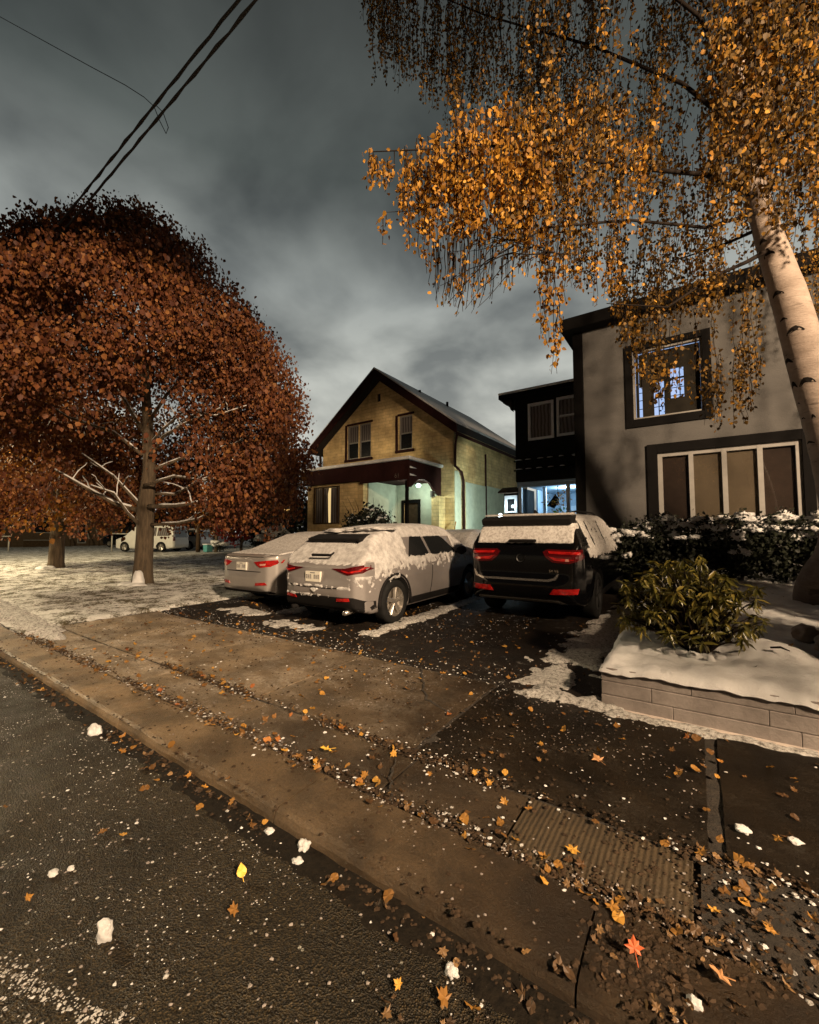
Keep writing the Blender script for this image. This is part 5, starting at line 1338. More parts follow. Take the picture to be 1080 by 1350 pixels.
def porch_bush():
    r = np.random.default_rng(15); b = Vector((-9.75, 11.6, 0.2))
    root = empty('porch_bush', b, 'dark bush flecked with snow in front of the brick house porch', 'bush')
    P = []; S = []; tops = []
    while len(P) < 330:
        v = r.normal(size=3); v /= np.linalg.norm(v); q = r.random()**0.3
        c = np.array([b.x+v[0]*1.15*q, b.y+v[1]*0.8*q, b.z+1.15+v[2]*1.15*q])
        if c[2] < b.z: continue
        m = 14; P.append(c+r.normal(size=(m, 3))*0.09); S.append(r.uniform(.07, .13, m))
        if q > 0.75 and v[2] > -0.2 and r.random() < 0.75: tops.append(c)
    np_mesh('leaves', leaf_arrays(np.concatenate(P), np.concatenate(S), 0.2, seed=5), LEAF_F, M['hedge_leaf'], root)
    st = MB()
    for j in range(26): st.tube(limb_path(b, b+Vector((r.uniform(-1.1, .9), r.uniform(-.5, .5), r.uniform(1.6, 2.75))), 0.02, 5, 0.05, j), [0.02*(1-0.8*i/5) for i in range(6)], 5)
    st.build('stems', M['twig'], root)
    sn = MB()
    for i, c in enumerate(tops): sn.blob(c, (r.uniform(.03, .09), r.uniform(.03, .08), r.uniform(.02, .06)), i, 2, 0.5)
    sn.build('snow_flecks', M['roof_snow'], root, True)['kind'] = 'stuff'
porch_bush()

# stones and stray snow by the planter
for (x, y, z, rr, lab) in ((0.80, 5.25, 0.60, 0.10, 'snow-dusted round stone behind the snow mound on the bed'), (0.90, 4.98, 0.57, 0.09, 'snow-dusted stone at the right edge, beside another stone')):
    o = MB().blob((x, y, z), (rr, rr*0.9, rr*0.85), int(x*100), 3, 0.45, 2.2).build('stone', [M['rock']], None, True); tag(o, lab, 'stone')
o = MB().tube([(0.46, 4.45, 0.60), (0.52, 4.43, 0.615), (0.57, 4.40, 0.60)], [0.008, 0.010, 0.004], 6).build('stick', M['twig'], None); tag(o, 'short dark stick lying on the snow mound', 'stick')

# ------------------------------------------------------------------ far side: vans, fence, wooden house, lantern post
def van(name, label, p, rot, paint, side, wy, L, W, H, glass, wr=0.34):
    root = empty(name, (0, 0, 0), label, 'van' if 'van' in name else 'car')
    fr = [(0, 0.2), (W*0.44, 0.2), (W*0.49, 0.35), (W*0.5, 0.7), (W*0.49, 1.0), (W*0.40, H-0.12), (W*0.34, H-0.02), (0, H)]
    pl = [(0, 0), (W*0.40, 0.0), (W*0.48, 0.12), (W*0.5, 0.4), (W*0.5, L-1.0), (W*0.42, L-0.2), (W*0.25, L), (0, L)]
    b, bvh, full = car_body(dict(L=L, W=W, wy=wy, wr=wr, side=side, plan=pl, front=fr, voxel=0.06, smooth=3), root, paint)
    for s, f in ((1, 'right'), (-1, 'left')):
        for g in glass: patch('side_window', bvh, g, f, M['glass'] if 'window' in label else M['curtain'], root, 0.01, res=0.12)
        for y in wy: wheel(root, s*(W/2-0.12), y, wr, s, M['alloy'])
        patch('taillight', bvh, [(s*W*0.40, 0.8), (s*W*0.47, 0.8), (s*W*0.46, 1.1), (s*W*0.39, 1.1)] if s > 0 else [(s*W*0.47, 0.8), (s*W*0.40, 0.8), (s*W*0.39, 1.1), (s*W*0.46, 1.1)], 'rear', M['tail_dark'], root, 0.01)
    patch('rear_window', bvh, [(-W*0.36, 1.05), (W*0.36, 1.05), (W*0.31, H-0.3), (-W*0.31, H-0.3)], 'rear', M['glass'], root, 0.01, res=0.1)
    root.location = p; root.rotation_euler = (0, 0, rot)
    return root
VS = lambda L, H: [(0.05, 0.3), (0.0, 0.5), (0.04, 1.0), (0.22, H-0.1), (0.4, H-0.02), (2.4, H), (3.2, H-0.08), (4.0, 1.10), (L-0.2, 0.92), (L, 0.6), (L-0.05, 0.3), (L-0.4, 0.22), (0.5, 0.22)]
def put(px, py, d): q = at_depth(px, py, d); return Vector((q.x, q.y, lot_z(q.x, q.y)+0.03))
RV = R(118)
p = put(240, 727, 31); van('white_van', 'white panelled van parked beyond the lawn behind the maple trunk', p, RV-R(0), M['paint_white'], VS(4.9, 1.95), (1.0, 3.9), 4.9, 1.9, 1.95, [[(0.45, 1.15), (1.35, 1.15), (1.35, 1.75), (0.5, 1.75)], [(1.45, 1.15), (2.7, 1.15), (2.7, 1.78), (1.45, 1.78)]])
p = put(273, 727, 34); van('silver_van', 'silver minivan with dark window glass beside the white van', p, RV, M['paint_silver'], VS(4.8, 1.75), (1.0, 3.8), 4.8, 1.9, 1.75, [[(0.45, 1.1), (1.4, 1.1), (1.4, 1.58), (0.55, 1.58)], [(1.5, 1.1), (2.6, 1.1), (2.6, 1.6), (1.5, 1.6)]])
p = put(290, 727, 38); van('white_car', 'small white car with dark window glass at the end of the parked row', p, RV, M['paint_white'], VS(4.3, 1.5), (0.8, 3.4), 4.3, 1.8, 1.5, [[(0.45, 0.95), (1.4, 0.95), (1.4, 1.35), (0.6, 1.35)]], 0.31)
p = put(196, 724, 42); van('dark_sedan', 'dark car with black window glass parked left of the maple trunk', p, RV, M['paint_black'], VS(4.6, 1.5), (0.9, 3.6), 4.6, 1.8, 1.5, [[(0.45, 0.95), (1.4, 0.95), (1.4, 1.35), (0.6, 1.35)]], 0.32)
def bin_():
    p = put(274, 728, 30); root = empty('recycling_bin', p, 'small teal bin beside the parked vans', 'bin')
    mb = MB(); mb.prism([(p.x-0.22, p.z), (p.x+0.22, p.z), (p.x+0.27, p.z+0.5), (p.x-0.27, p.z+0.5)], 'y', p.y-0.22, p.y+0.22); mb.build('body', M['teal'], root, bevel=0.02)
    MB().box(p.x-0.3, p.x+0.3, p.y-0.26, p.y+0.26, p.z+0.502, p.z+0.58).build('lid', M['bright_frame'], root, bevel=0.02)
bin_()
p = put(261, 728, 30); o = MB().tube([p, p+Vector((0, 0, 1.0)), p+Vector((0.02, 0, 1.95))], [0.16, 0.14, 0.13], 10).build('wooden_post', M['rust_wood'], None, True); tag(o, 'thick wooden post standing in front of the silver van', 'post')
def pipe_fence(label, x0, x1, y, d, posts):
    a = put(x0, 727, d); root = empty('pipe_fence', a, label, 'fence')
    def top(x): q = at_depth(x, y, d); return Vector((q.x, q.y, q.z))
    MB().tube([top(x0), top((x0+x1)/2)+Vector((0, 0, -0.02)), top(x1)], 0.045, 8).build('rail', M['rail_white'], root, True)
    for x in posts:
        t = top(x); MB().tube([Vector((t.x, t.y, 0.1)), t-Vector((0, 0, 0.04))], 0.05, 8).build('post', M['rail_white'], root, True)
pipe_fence('white pipe rail at the far left edge', -30, 14, 707, 34, (-20, 12))
pipe_fence('white pipe rail left of the maple trunk', 148, 186, 703.5, 33, (148, 183))
def wooden_house():
    c = put(52, 722, 46); root = empty('wooden_house', c, 'dark wooden house with porch rails beyond the lawn at the far left', 'house')
    rot = Matrix.Translation(c) @ Matrix.Rotation(YAW+R(22), 4, 'Z') @ Matrix.Translation(-c)
    def part(mb, name, mat, par): 
        mb.v = [tuple(rot @ Vector(v)) for v in mb.v]; return mb.build(name, M[mat], par)
    B = MB(); B.box(c.x-5.5, c.x+6.8, c.y, c.y+7, 0.0, 3.4); part(B, 'wall', 'far_siding', root)
    B = MB(); B.prism([(c.y-0.6, 3.35), (c.y+7.6, 3.35), (c.y+3.5, 5.6)], 'x', c.x-6, c.x+7.3); part(B, 'roof', 'roof_dark', root)
    for x0, x1, z0, z1 in ((c.x-0.6, c.x+1.2, 1.75, 3.1), (c.x-4.2, c.x-3.0, 1.6, 2.9), (c.x+3.4, c.x+4.2, 0.6, 2.8)):
        B = MB(); t = 0.10
        B.box(x0, x1, c.y-0.06, c.y-0.005, z0, z0+t); B.box(x0, x1, c.y-0.06, c.y-0.005, z1-t, z1); B.box(x0, x0+t, c.y-0.06, c.y-0.005, z0+t, z1-t); B.box(x1-t, x1, c.y-0.06, c.y-0.005, z0+t, z1-t)
        w = part(B, 'window', 'white_frame', root); B = MB(); B.box(x0+t, x1-t, c.y-0.03, c.y-0.012, z0+t, z1-t); part(B, 'pane', 'glass', w)
    B = MB(); B.box(c.x-0.8, c.x+2.2, c.y-1.6, c.y-0.07, 0.1, 0.95); part(B, 'porch', 'rust_wood', root)
    B = MB(); B.box(c.x-0.8, c.x+2.2, c.y-1.66, c.y-1.605, 0.95, 1.02); part(B, 'porch_edge', 'white_frame', root)
    for x in (2.6, 4.3, 5.2):
        B = MB(); B.tube([(c.x+x, c.y-0.3, 2.1), (c.x+x+0.7, c.y-1.8, 1.0)], 0.05, 6); part(B, 'stair_rail', 'rail_white', root)
        B = MB(); B.box(c.x+x+0.66, c.x+x+0.76, c.y-1.86, c.y-1.76, 0.1, 1.1); part(B, 'rail_post', 'rust_wood', root)
wooden_house()
def far_house():
    c = put(150, 722, 62); root = empty('far_house', c, 'pale low house with a small lamp, far behind the pipe rail', 'house')
    rot = Matrix.Translation(c) @ Matrix.Rotation(YAW+R(10), 4, 'Z') @ Matrix.Translation(-c)
    def part(mb, name, mat, par):
        mb.v = [tuple(rot @ Vector(v)) for v in mb.v]; return mb.build(name, M[mat], par)
    B = MB(); B.box(c.x-6, c.x+14, c.y, c.y+7, 0, 3.2); part(B, 'wall', 'far_siding', root)
    B = MB(); B.prism([(c.y-0.6, 3.15), (c.y+7.6, 3.15), (c.y+3.5, 5.0)], 'x', c.x-6.5, c.x+14.5); part(B, 'roof', 'roof_dark', root)
    B = MB(); B.blob((c.x-1.2, c.y-0.25, 3.0), (0.22, 0.2, 0.22), 1, 2, 0); part(B, 'wall_lamp', 'lamp_far', root)
    B = MB(); B.box(c.x+2.0, c.x+3.4, c.y-0.05, c.y-0.005, 1.3, 2.6); part(B, 'window', 'white_frame', root)
far_house()
def lantern_post():
    p = put(371, 710, 19.5); p.z = 0.25; root = empty('lantern_post', p, 'pale garden post with a small golden lantern beside the brick house', 'lamp post')
    t = at_depth(371, 672, 19.5)
    MB().tube([p, Vector((p.x, p.y, t.z))], [0.055, 0.05], 10).build('post', M['post_white'], root, True)
    R_ = Vector(RIGHT); hook = [t+R_*(-0.02), t+Vector((0, 0, 0.25))-R_*0.05, t+Vector((0, 0, 0.42))+R_*0.02, t+Vector((0, 0, 0.40))+R_*0.16, t+Vector((0, 0, 0.22))+R_*0.26]
    MB().tube(hook, 0.035, 8).build('hook', M['post_white'], root, True)
    l = MB(); q = hook[-1]; l.lathe([(0.03, 0.05), (0.10, 0.0), (0.12, -0.26), (0.05, -0.36), (0.0, -0.37)], 'z', q, 12); l.build('lantern', M['lamp_gold'], root, True)
    MB().blob(t+Vector((0, 0, 0.56)), (0.07, 0.07, 0.07), 1, 2, 0).build('finial', M['lamp_gold'], root, True)
lantern_post()
def white_shrubs():
    for k, (px, py, d, s, lab) in enumerate(((364, 699, 17.5, 1.0, 'snow-buried shrub beside the lantern post'), (346, 706, 18.0, 0.75, 'smaller snow-buried shrub left of the lantern post'), (290, 715, 30, 0.9, 'pale snowy shrub in front of the red bush'))):
        p = put(px, 722, d); root = empty('snowy_shrub', p, lab, 'shrub'); z = at_depth(px, py, d).z
        r = np.random.default_rng(k+40); P = []; S = []
        for _ in range(40):
            v = r.normal(size=3); v /= np.linalg.norm(v); c = np.array([p.x, p.y, z-0.3*s])+v*0.42*s*np.array([1, 1, 0.9]); P.append(c+r.normal(size=(10, 3))*0.07); S.append(r.uniform(.06, .11, 10))
        np_mesh('leaves', leaf_arrays(np.concatenate(P), np.concatenate(S), 0.2, seed=k), LEAF_F, M['hedge_leaf'], root)
        MB().tube([p, Vector((p.x, p.y, z-0.2))], 0.05, 6).build('stem', M['twig'], root)
        sn = MB()
        for i in range(9): sn.blob((p.x+r.uniform(-.4, .4)*s, p.y+r.uniform(-.4, .4)*s, z-0.05+r.uniform(-.2, .1)*s), (0.26*s, 0.26*s, 0.14*s), i, 2, 0.4)
        sn.build('snow_cap', M['snow'], root, True)['kind'] = 'stuff'
white_shrubs()

# ------------------------------------------------------------------ overhead cables along the street
small_tree('added_shade_bush', 'rounded evergreen bush added out of view past the right edge to shade the bed', (1.75, 4.6, 0.48), 0.3, 0.05, 1.1, 0.62, 0.75, 260, 'hedge_leaf', 0.09, seed=51, low=0.5, cat='bush')  # unseen bush, put here to cast shade on the bed
small_tree('added_shade_bush', 'tall evergreen bush added out of view behind the rounded one for its shade', (2.6, 5.9, 0.55), 0.8, 0.07, 1.6, 0.85, 1.2, 330, 'hedge_leaf', 0.10, seed=52, low=0.6, cat='bush')  # second unseen bush, added to cast shade farther back
small_tree('added_shade_tree', 'slender golden tree added out of view on the verge to shade the right foreground', (4.5, 2.05, 0.08), 2.4, 0.09, 4.3, 1.7, 1.5, 170, 'gold_leaf', 0.10, seed=61, low=2.6)  # unseen tree, added to shade the bed, wall and right sidewalk
p = at_depth(383, 718, 46); small_tree('dark_tree', 'dark tree beside the left corner of the brick house', (p.x, p.y, 0.3), 2.0, 0.2, 3.6, 3.4, 3.0, 170, 'hedge_leaf', 0.42, seed=77, low=0.3, group='dark trees beyond the lawn')
def cables():
    for (px0, px1, dz, r, lab) in ((334, 113, 0.0, 0.020, 'thick overhead cable above the maple, the lower one of the pair'), (318, 102, 0.06, 0.020, 'thick lashed overhead cable running beside its twin above the maple')):
        a = Vector((3.0, 2.80, 8.0)); 
        y = 2.80 if dz == 0 else 2.70
        pts = []; rr = []
        for i in range(241):
            x = 6-66*i/240; pts.append(Vector((x, y+0.004*math.sin(x*9+dz*50), 8.0+dz*0.8+0.0006*(x+20)**2-0.22+0.004*math.sin(x*7+dz*40)))); rr.append(r*(1+0.25*math.sin(x*11+dz*30)))
        o = MB().tube(pts, rr, 8).build('overhead_cable', M['cable'], None, True); tag(o, lab, 'cable', 'paired overhead cables')
    q = [at_depth(60, 55, 9.5), at_depth(120, 88, 9.0), at_depth(165, 112, 8.8), at_depth(190, 128, 8.6), at_depth(203, 140, 8.5), at_depth(210, 158, 8.5), at_depth(219, 176, 8.5), at_depth(222, 168, 8.5), at_depth(215, 148, 8.5), at_depth(205, 138, 8.5)]
    # run it on past the frame to the left
    q = [q[0]+(q[0]-q[1])*4]+q
    o = MB().tube(q, 0.008, 6).build('service_wire', M['cable'], None, True); tag(o, 'thin wire with a small loop crossing the thick cables', 'wire')
cables()
# ------------------------------------------------------------------ fallen leaves, frost crumbs, ragged snow
def leaf_shape(kind, r):
    """outline of a fallen leaf in its own plane with a curl; centre first"""
    if kind == 0:    # lobed maple leaf
        ang = [-90, -62, -40, -18, 8, 30, 48, 66, 90, 114, 132, 150, 172, 198, 220, 242]
        rad = [0.30, 0.42, 0.70, 0.45, 0.95, 0.55, 0.80, 0.60, 1.05, 0.60, 0.80, 0.55, 0.95, 0.45, 0.70, 0.42]
    else:            # small pointed birch leaf
        ang = [-90, -60, -30, 0, 30, 60, 90, 120, 150, 180, 210, 240]
        rad = [0.75, 0.70, 0.72, 0.70, 0.66, 0.72, 1.05, 0.72, 0.66, 0.70, 0.72, 0.70]
    cx, cy = r.uniform(-1.6, 1.6), r.uniform(-1.6, 1.6); cu = r.uniform(0.1, 0.75)
    V = [(0, 0, 0)]
    for a, q in zip(ang, rad):
        x, y = q*math.cos(R(a)), q*math.sin(R(a)); t = x*math.cos(cx)+y*math.sin(cx); V.append((x, y, cu*0.55*t*t+0.10*math.sin(a*0.09+cy)))
    n = len(ang); return V, [(0, i+1, (i+1) % n+1) for i in range(n)]
def litter(name, spots, mat, size, tilt=0.35, kinds=(0, 1), lift=0.012, seed=0, zf=lot_z):
    r = random.Random(seed); mb = MB()
    for (x, y) in spots:
        V, Fc = leaf_shape(r.choice(kinds), r); s = r.uniform(*size); m = Matrix.Rotation(r.uniform(0, 6.28), 3, 'Z') @ Matrix.Rotation(r.gauss(0, tilt), 3, 'X') @ Matrix.Rotation(r.gauss(0, tilt), 3, 'Y')
        z = zf(x, y)+lift*r.uniform(0.6, 1.6)
        mb.add([tuple(m @ Vector((a*s, b*s, c*s))+Vector((x, y, z))) for a, b, c in V], Fc)
    o = mb.build(name, mat, None, fix=False); o['kind'] = 'stuff'
    return o
rr = random.Random(99)
def line_spots(n, y0, sd, x0, x1, pw=None):
    out = []
    while len(out) < n:
        x = rr.uniform(x0, x1)
        if noise.noise(Vector((x*1.3, y0, 2))) < -0.25 and rr.random() < 0.8: continue
        out.append((x, y0+rr.gauss(0, sd)))
    return out
def area_spots(n, x0, x1, y0, y1, thr=-1.0, f=0.8):
    out = []
    while len(out) < n:
        x = rr.uniform(x0, x1); y = rr.uniform(y0, y1)
        if noise.noise(Vector((x*f, y*f, 6))) < thr: continue
        out.append((x, y))
    return out
bright = (line_spots(50, 1.38, 0.05, -9, 0.3)+line_spots(90, 1.87, 0.07, -8, 0.0)+line_spots(60, 2.33, 0.07, -6, 0.6)+area_spots(110, -8.2, 0.2, 1.9, 3.7, -0.05)
          + area_spots(210, -8.2, -1.0, 3.7, 6.8, -0.1)+area_spots(14, -7, 0, 0.2, 1.3, 0.0)+area_spots(40, 0.0, 1.3, 1.9, 3.7)+line_spots(90, 3.85, 0.12, -8.2, -1.2)+area_spots(70, -18, -8.6, 2.2, 7.5))
bright += area_spots(60, -6, -0.8, 1.9, 3.7)+line_spots(30, 1.88, 0.06, -5, -0.5)
bright = [s for s in bright if not (-3.45 < s[0] < -1.5 and s[1] > 6.7)]
litter('fallen_leaves', bright, M['fallen'], (0.016, 0.036), 0.35, (0, 1, 1), seed=1)
litter('fallen_leaves', line_spots(14, 1.36, 0.06, -6, 0.0)+area_spots(26, -6, 0.2, 1.9, 2.3)+area_spots(22, -6, -0.2, 2.5, 3.6)+area_spots(2, -3, -0.3, 0.6, 1.3), M['fallen'], (0.022, 0.038), 0.35, (0, 1), seed=5)
litter('fallen_leaves', [(rr.uniform(-0.6, 1.6), rr.uniform(3.85, 8)) for _ in range(46)], M['fallen_dull'], (0.014, 0.034), 0.4, (0, 1), 0.0, 15, zf=bed_z)
dull = (line_spots(170, 1.41, 0.04, -9, 0.5)+line_spots(330, 1.87, 0.035, -8.2, 0.2)+line_spots(190, 2.33, 0.03, -4.5, 0.5)+area_spots(900, -8.3, -0.8, 3.8, 7.0, -0.1, 1.5)
        + area_spots(130, 0.0, 1.4, 1.86, 2.32)+area_spots(70, -0.35, 0.1, 1.5, 1.9)+area_spots(25, -0.9, 0.2, 1.1, 1.42)+area_spots(260, -18, -8.6, 2.0, 9))
litter('leaf_litter', dull, M['fallen_dull'], (0.008, 0.026), 0.6, (0, 1), 0.010, 2)
def crumbs(name, spots, size, mat, seed=3, flat=0.6):
    r = random.Random(seed); mb = MB()
    for (x, y) in spots:
        s = size[0]+(size[1]-size[0])*r.random()**2.2; z = lot_z(x, y)+s*0.25
        P = []
        for p in ((1, 0, 0), (0, 1, 0), (-1, 0, 0), (0, -1, 0), (.7, .7, .4), (-.7, .6, .5), (-.6, -.7, .4), (.7, -.6, .5), (0, 0, 1)):
            k = r.uniform(.6, 1.3); P.append((x+p[0]*s*k, y+p[1]*s*k, z+p[2]*s*k*flat))
        mb.add(P, [(0, 4, 7), (0, 1, 4), (1, 5, 4), (1, 2, 5), (2, 6, 5), (2, 3, 6), (3, 7, 6), (3, 0, 7), (4, 5, 8), (5, 6, 8), (6, 7, 8), (7, 4, 8)])
    o = mb.build(name, mat, None, fix=True); o['kind'] = 'stuff'; return o
sp = (line_spots(120, 1.36, 0.05, -9, 0.4)+line_spots(620, 1.87, 0.045, -8.2, 0.3)+line_spots(380, 2.33, 0.045, -4.0, 0.9)+area_spots(130, 0.0, 1.6, 1.85, 2.33, -0.1, 2)
      + area_spots(230, -7.5, 0.2, -0.2, 1.36, -0.1, 1.2)+area_spots(500, -8.2, 0, 1.9, 3.75, 0.05, 1.1)+area_spots(1500, -8.2, -0.8, 3.8, 7.2, -0.05, 1.4)+line_spots(500, 3.85, 0.12, -8.2, -0.7)+area_spots(70, 0.1, 1.4, 2.4, 3.7, 0.1, 2))
sp = [s for s in sp if not (-3.4 < s[0] < -1.3 and s[1] > 6.9)]
crumbs('snow_crumbs', sp[::2], (0.003, 0.013), M['snow'])
crumbs('dirty_snow_crumbs', sp[1::2], (0.003, 0.012), M['gritty_snow'], 44)
crumbs('frost_grains', area_spots(2300, -6, 0.3, 0.0, 1.40, -0.1, 1.5), (0.0015, 0.0045), M['snow'], 18)
crumbs('mulch', area_spots(2600, -8.2, 0.0, 1.5, 3.75)+line_spots(2600, 1.87, 0.04, -8.2, 0.2)+line_spots(1500, 2.33, 0.035, -5, 0.6)+line_spots(1500, 1.42, 0.04, -9, 0.3)+area_spots(1100, -0.4, 1.2, 1.5, 2.3)+[(rr.gauss(-0.17, 0.09), rr.gauss(1.64, 0.10)) for _ in range(420)], (0.004, 0.014), M['mulch'], 28)
crumbs('grit', area_spots(2600, -8.2, 0.0, 1.5, 3.75, -0.1)+area_spots(1500, -7, 0.3, 0.0, 1.38)+line_spots(900, 1.86, 0.05, -7, 0.2), (0.003, 0.008), M['block'], 8)
def snow_patch(name, outline, h, mat, seed=0, res=0.035, thr=0.0, rag=0.12):
    xs = [p[0] for p in outline]; ys = [p[1] for p in outline]; n = len(outline)
    def sd(x, y):
        ins = False; j = n-1; dm = 9
        for i in range(n):
            (xi, yi), (xj, yj) = outline[i], outline[j]
            if (yi > y) != (yj > y) and x < (xj-xi)*(y-yi)/(yj-yi)+xi: ins = not ins
            dx, dy = xj-xi, yj-yi; t = max(0, min(1, ((x-xi)*dx+(y-yi)*dy)/(dx*dx+dy*dy))); dm = min(dm, math.hypot(x-xi-t*dx, y-yi-t*dy)); j = i
        return dm if ins else -dm
    f = lambda x, y: sd(x, y)+rag*fbm(x*4, y*4, seed)+rag*0.6*fbm(x*13, y*13, seed)
    nx = int((max(xs)-min(xs)+0.3)/res); ny = int((max(ys)-min(ys)+0.3)/res)
    def zf(x, y):
        q = f(x, y)
        if q < thr: return lot_z(x, y)+0.004+max(-0.03, (q-thr)*0.6)
        return lot_z(x, y)+0.004+h*min(1, (q-thr)/0.10)**0.7*(0.75+0.5*fbm(x*9, y*9, seed+3))
    return sheet(name, min(xs)-0.15, max(xs)+0.15, min(ys)-0.15, max(ys)+0.15, nx, ny, zf, mat, lambda x, y: f(x, y) > thr-0.07, kind='stuff')
snow_patch('snow_strip', [(-3.95, 4.45), (-3.72, 4.50), (-3.62, 6.2), (-3.85, 8.6), (-4.02, 8.6), (-3.98, 6)], 0.05, M['gritty_snow'], 1)
snow_patch('snow_strip', [(-5.75, 4.22), (-4.75, 4.22), (-4.6, 4.45), (-5.6, 4.55)], 0.03, M['gritty_snow'], 2, rag=0.2)
snow_patch('snow_strip', [(-7.4, 4.5), (-6.4, 4.35), (-6.3, 4.75), (-7.2, 4.9)], 0.03, M['gritty_snow'], 3, rag=0.2)
snow_patch('snow_strip', [(-6.3, 4.9), (-5.95, 4.9), (-5.95, 9), (-6.25, 9)], 0.04, M['gritty_snow'], 4)
snow_patch('snow_patch', [(-1.45, 3.95), (-1.0, 3.98), (-0.98, 4.35), (-1.25, 4.75), (-1.42, 4.5)], 0.03, M['gritty_snow'], 5)
snow_patch('snow_patch', [(-1.35, 3.72), (-0.72, 3.70), (-0.5, 3.74), (-0.70, 3.92), (-1.3, 3.95)], 0.05, M['gritty_snow'], 6)
snow_patch('snow_patch', [(-0.6, 3.66), (3, 3.68), (3, 3.78), (-0.6, 3.77)], 0.02, M['gritty_snow'], 7, rag=0.07)
snow_patch('snow_patch', [(-12.5, 1.95), (-7.9, 1.9), (-7.2, 2.05), (-8.0, 2.25), (-12.5, 2.5)], 0.07, M['gritty_snow'], 8, rag=0.15)
snow_patch('snow_patch', [(-1.5, 4.8), (-0.8, 4.6), (-0.75, 9), (-1.2, 9)], 0.03, M['gritty_snow'], 9, rag=0.22)
crumbs('frost_grains', [(x, 0.455+0.29*(x+2.05)+rr.gauss(0, 0.016)) for x in (rr.uniform(-2.9, -1.3) for _ in range(900))]+[(x, 0.40+0.29*(x+2.05)-abs(rr.gauss(0, 0.25))) for x in (rr.uniform(-2.9, -1.3) for _ in range(1200))], (0.002, 0.006), M['gritty_snow'], 33)

def lump(x, y, s, label, seed, h=1.0, mat='snow', z=None):
    zz = lot_z(x, y) if z is None else z
    o = MB().blob((x, y, zz+s*0.35*h), (s, s*0.8, s*0.8*h), seed, 3, 0.55, 2.0).build('snow_lump', [M[mat]], None, True); tag(o, label, 'snow lump')
lump(-1.87, 0.71, 0.030, 'lone snow lump on the open street casting a long shadow', 1, 1.7)
lump(-3.82, 1.33, 0.054, 'largest snow lump in the gutter among leaves, far up the street', 2)
lump(-1.60, 1.43, 0.032, 'snow lump at the kerb beside reddish leaves', 3, 1.2)
lump(-1.56, 1.36, 0.025, 'flat snow lump just in front of the one at the kerb', 4, 0.5)
lump(-1.83, 1.41, 0.025, 'grey-white snow lump at the kerb, left of the reddish leaves', 5, 0.6)
lump(-2.40, 0.70, 0.023, 'low oval snow lump on the street beside a thinner one', 6, 0.5)
lump(-2.37, 0.755, 0.017, 'thin snow lump on the street beside the low oval one', 7, 0.5)
lump(-0.74, 1.33, 0.023, 'snow lump in the gutter beside a pile of yellow leaves', 8)
lump(-0.05, 1.60, 0.022, 'snow lump in the leaf pile at the broken kerb end', 9)
lump(0.14, 2.62, 0.032, 'snow lump on the dark sidewalk right of the wide joint', 10, 0.6)
lump(0.33, 2.66, 0.025, 'small snow lump beside an orange leaf on the dark sidewalk', 11, 0.6)
def one_leaf(x, y, s, mat, label, kind, rot, tilt, z=0.02, seed=1):
    r = random.Random(seed); V, Fc = leaf_shape(kind, r)
    m = Matrix.Rotation(rot, 3, 'Z') @ Matrix.Rotation(tilt, 3, 'X')
    mb = MB().add([tuple(m @ Vector((a*s, b*s, c*s))+Vector((x, y, lot_z(x, y)+z))) for a, b, c in V], Fc)
    mb.tube([Vector((x, y, lot_z(x, y)+z)), Vector((x, y, lot_z(x, y)+z))+m @ Vector((0.1*s, -1.3*s, 0.1*s))], 0.0015, 4)
    o = mb.build('fallen_leaf', [M[mat]], None, fix=False); tag(o, label, 'leaf')
t = NT('red_orange_leaf'); t.set((0.40, 0.085, 0.025), 0.6); M['lf_red'] = t.m
t = NT('yellow_leaf'); t.set((0.60, 0.36, 0.05), 0.6); M['lf_yel'] = t.m
t = NT('tan_leaf'); t.set((0.34, 0.17, 0.07), 0.6); M['lf_tan'] = t.m
one_leaf(-0.215, 1.64, 0.034, 'lf_red', 'bright red-orange lobed leaf standing in the dark leaf pile', 0, 0.4, 1.0, 0.05)
one_leaf(-1.69, 1.16, 0.03, 'lf_yel', 'curled yellow leaf on the street in front of the kerb', 1, 1.2, 0.9, 0.03, 3)
one_leaf(0.02, 1.72, 0.042, 'lf_tan', 'tan curled leaf lying on the dark verge', 0, 2.2, 0.5, 0.03, 4)
one_leaf(-0.13, 1.42, 0.06, 'lf_yel', 'yellow leaf standing on edge at the bottom of the leaf pile', 0, 0.2, 1.3, 0.06, 5)
one_leaf(-0.55, 2.88, 0.048, 'lf_tan', 'pale tan leaf flat on the dark slab below the block wall', 0, 0.8, 0.1, 0.015, 6)
one_leaf(-2.05, 2.02, 0.055, 'lf_yel', 'big yellow leaf among a small group on the apron strip', 0, 2.8, 0.3, 0.02, 7)

# cracks in the pavement: thin sunken lines filled with dirt
def crack(name, pts, w=0.012):
    mb = MB(); P = []
    for i in range(len(pts)-1):
        for s in range(8):
            t = s/8; P.append(Vector((pts[i][0]*(1-t)+pts[i+1][0]*t, pts[i][1]*(1-t)+pts[i+1][1]*t, 0)))
    P.append(Vector((pts[-1][0], pts[-1][1], 0)))
    vs = []; fs = []
    for i, p in enumerate(P):
        q = Vector((0.03*fbm(i*0.6, 1, 3), 0.03*fbm(i*0.6, 5, 3), 0)); d = (P[min(i+1, len(P)-1)]-P[max(0, i-1)]).normalized(); nrm = Vector((-d.y, d.x, 0))*w*(0.6+0.5*abs(fbm(i*0.9, 8)))
        for sg in (1, -1):
            v = p+q+nrm*sg; vs.append((v.x, v.y, lot_z(v.x, v.y)+0.0085))
        if i: fs.append((2*i-2, 2*i-1, 2*i+1, 2*i))
    o = MB().add(vs, fs).build(name, [M['soil']], None, fix=False); o['kind'] = 'structure'
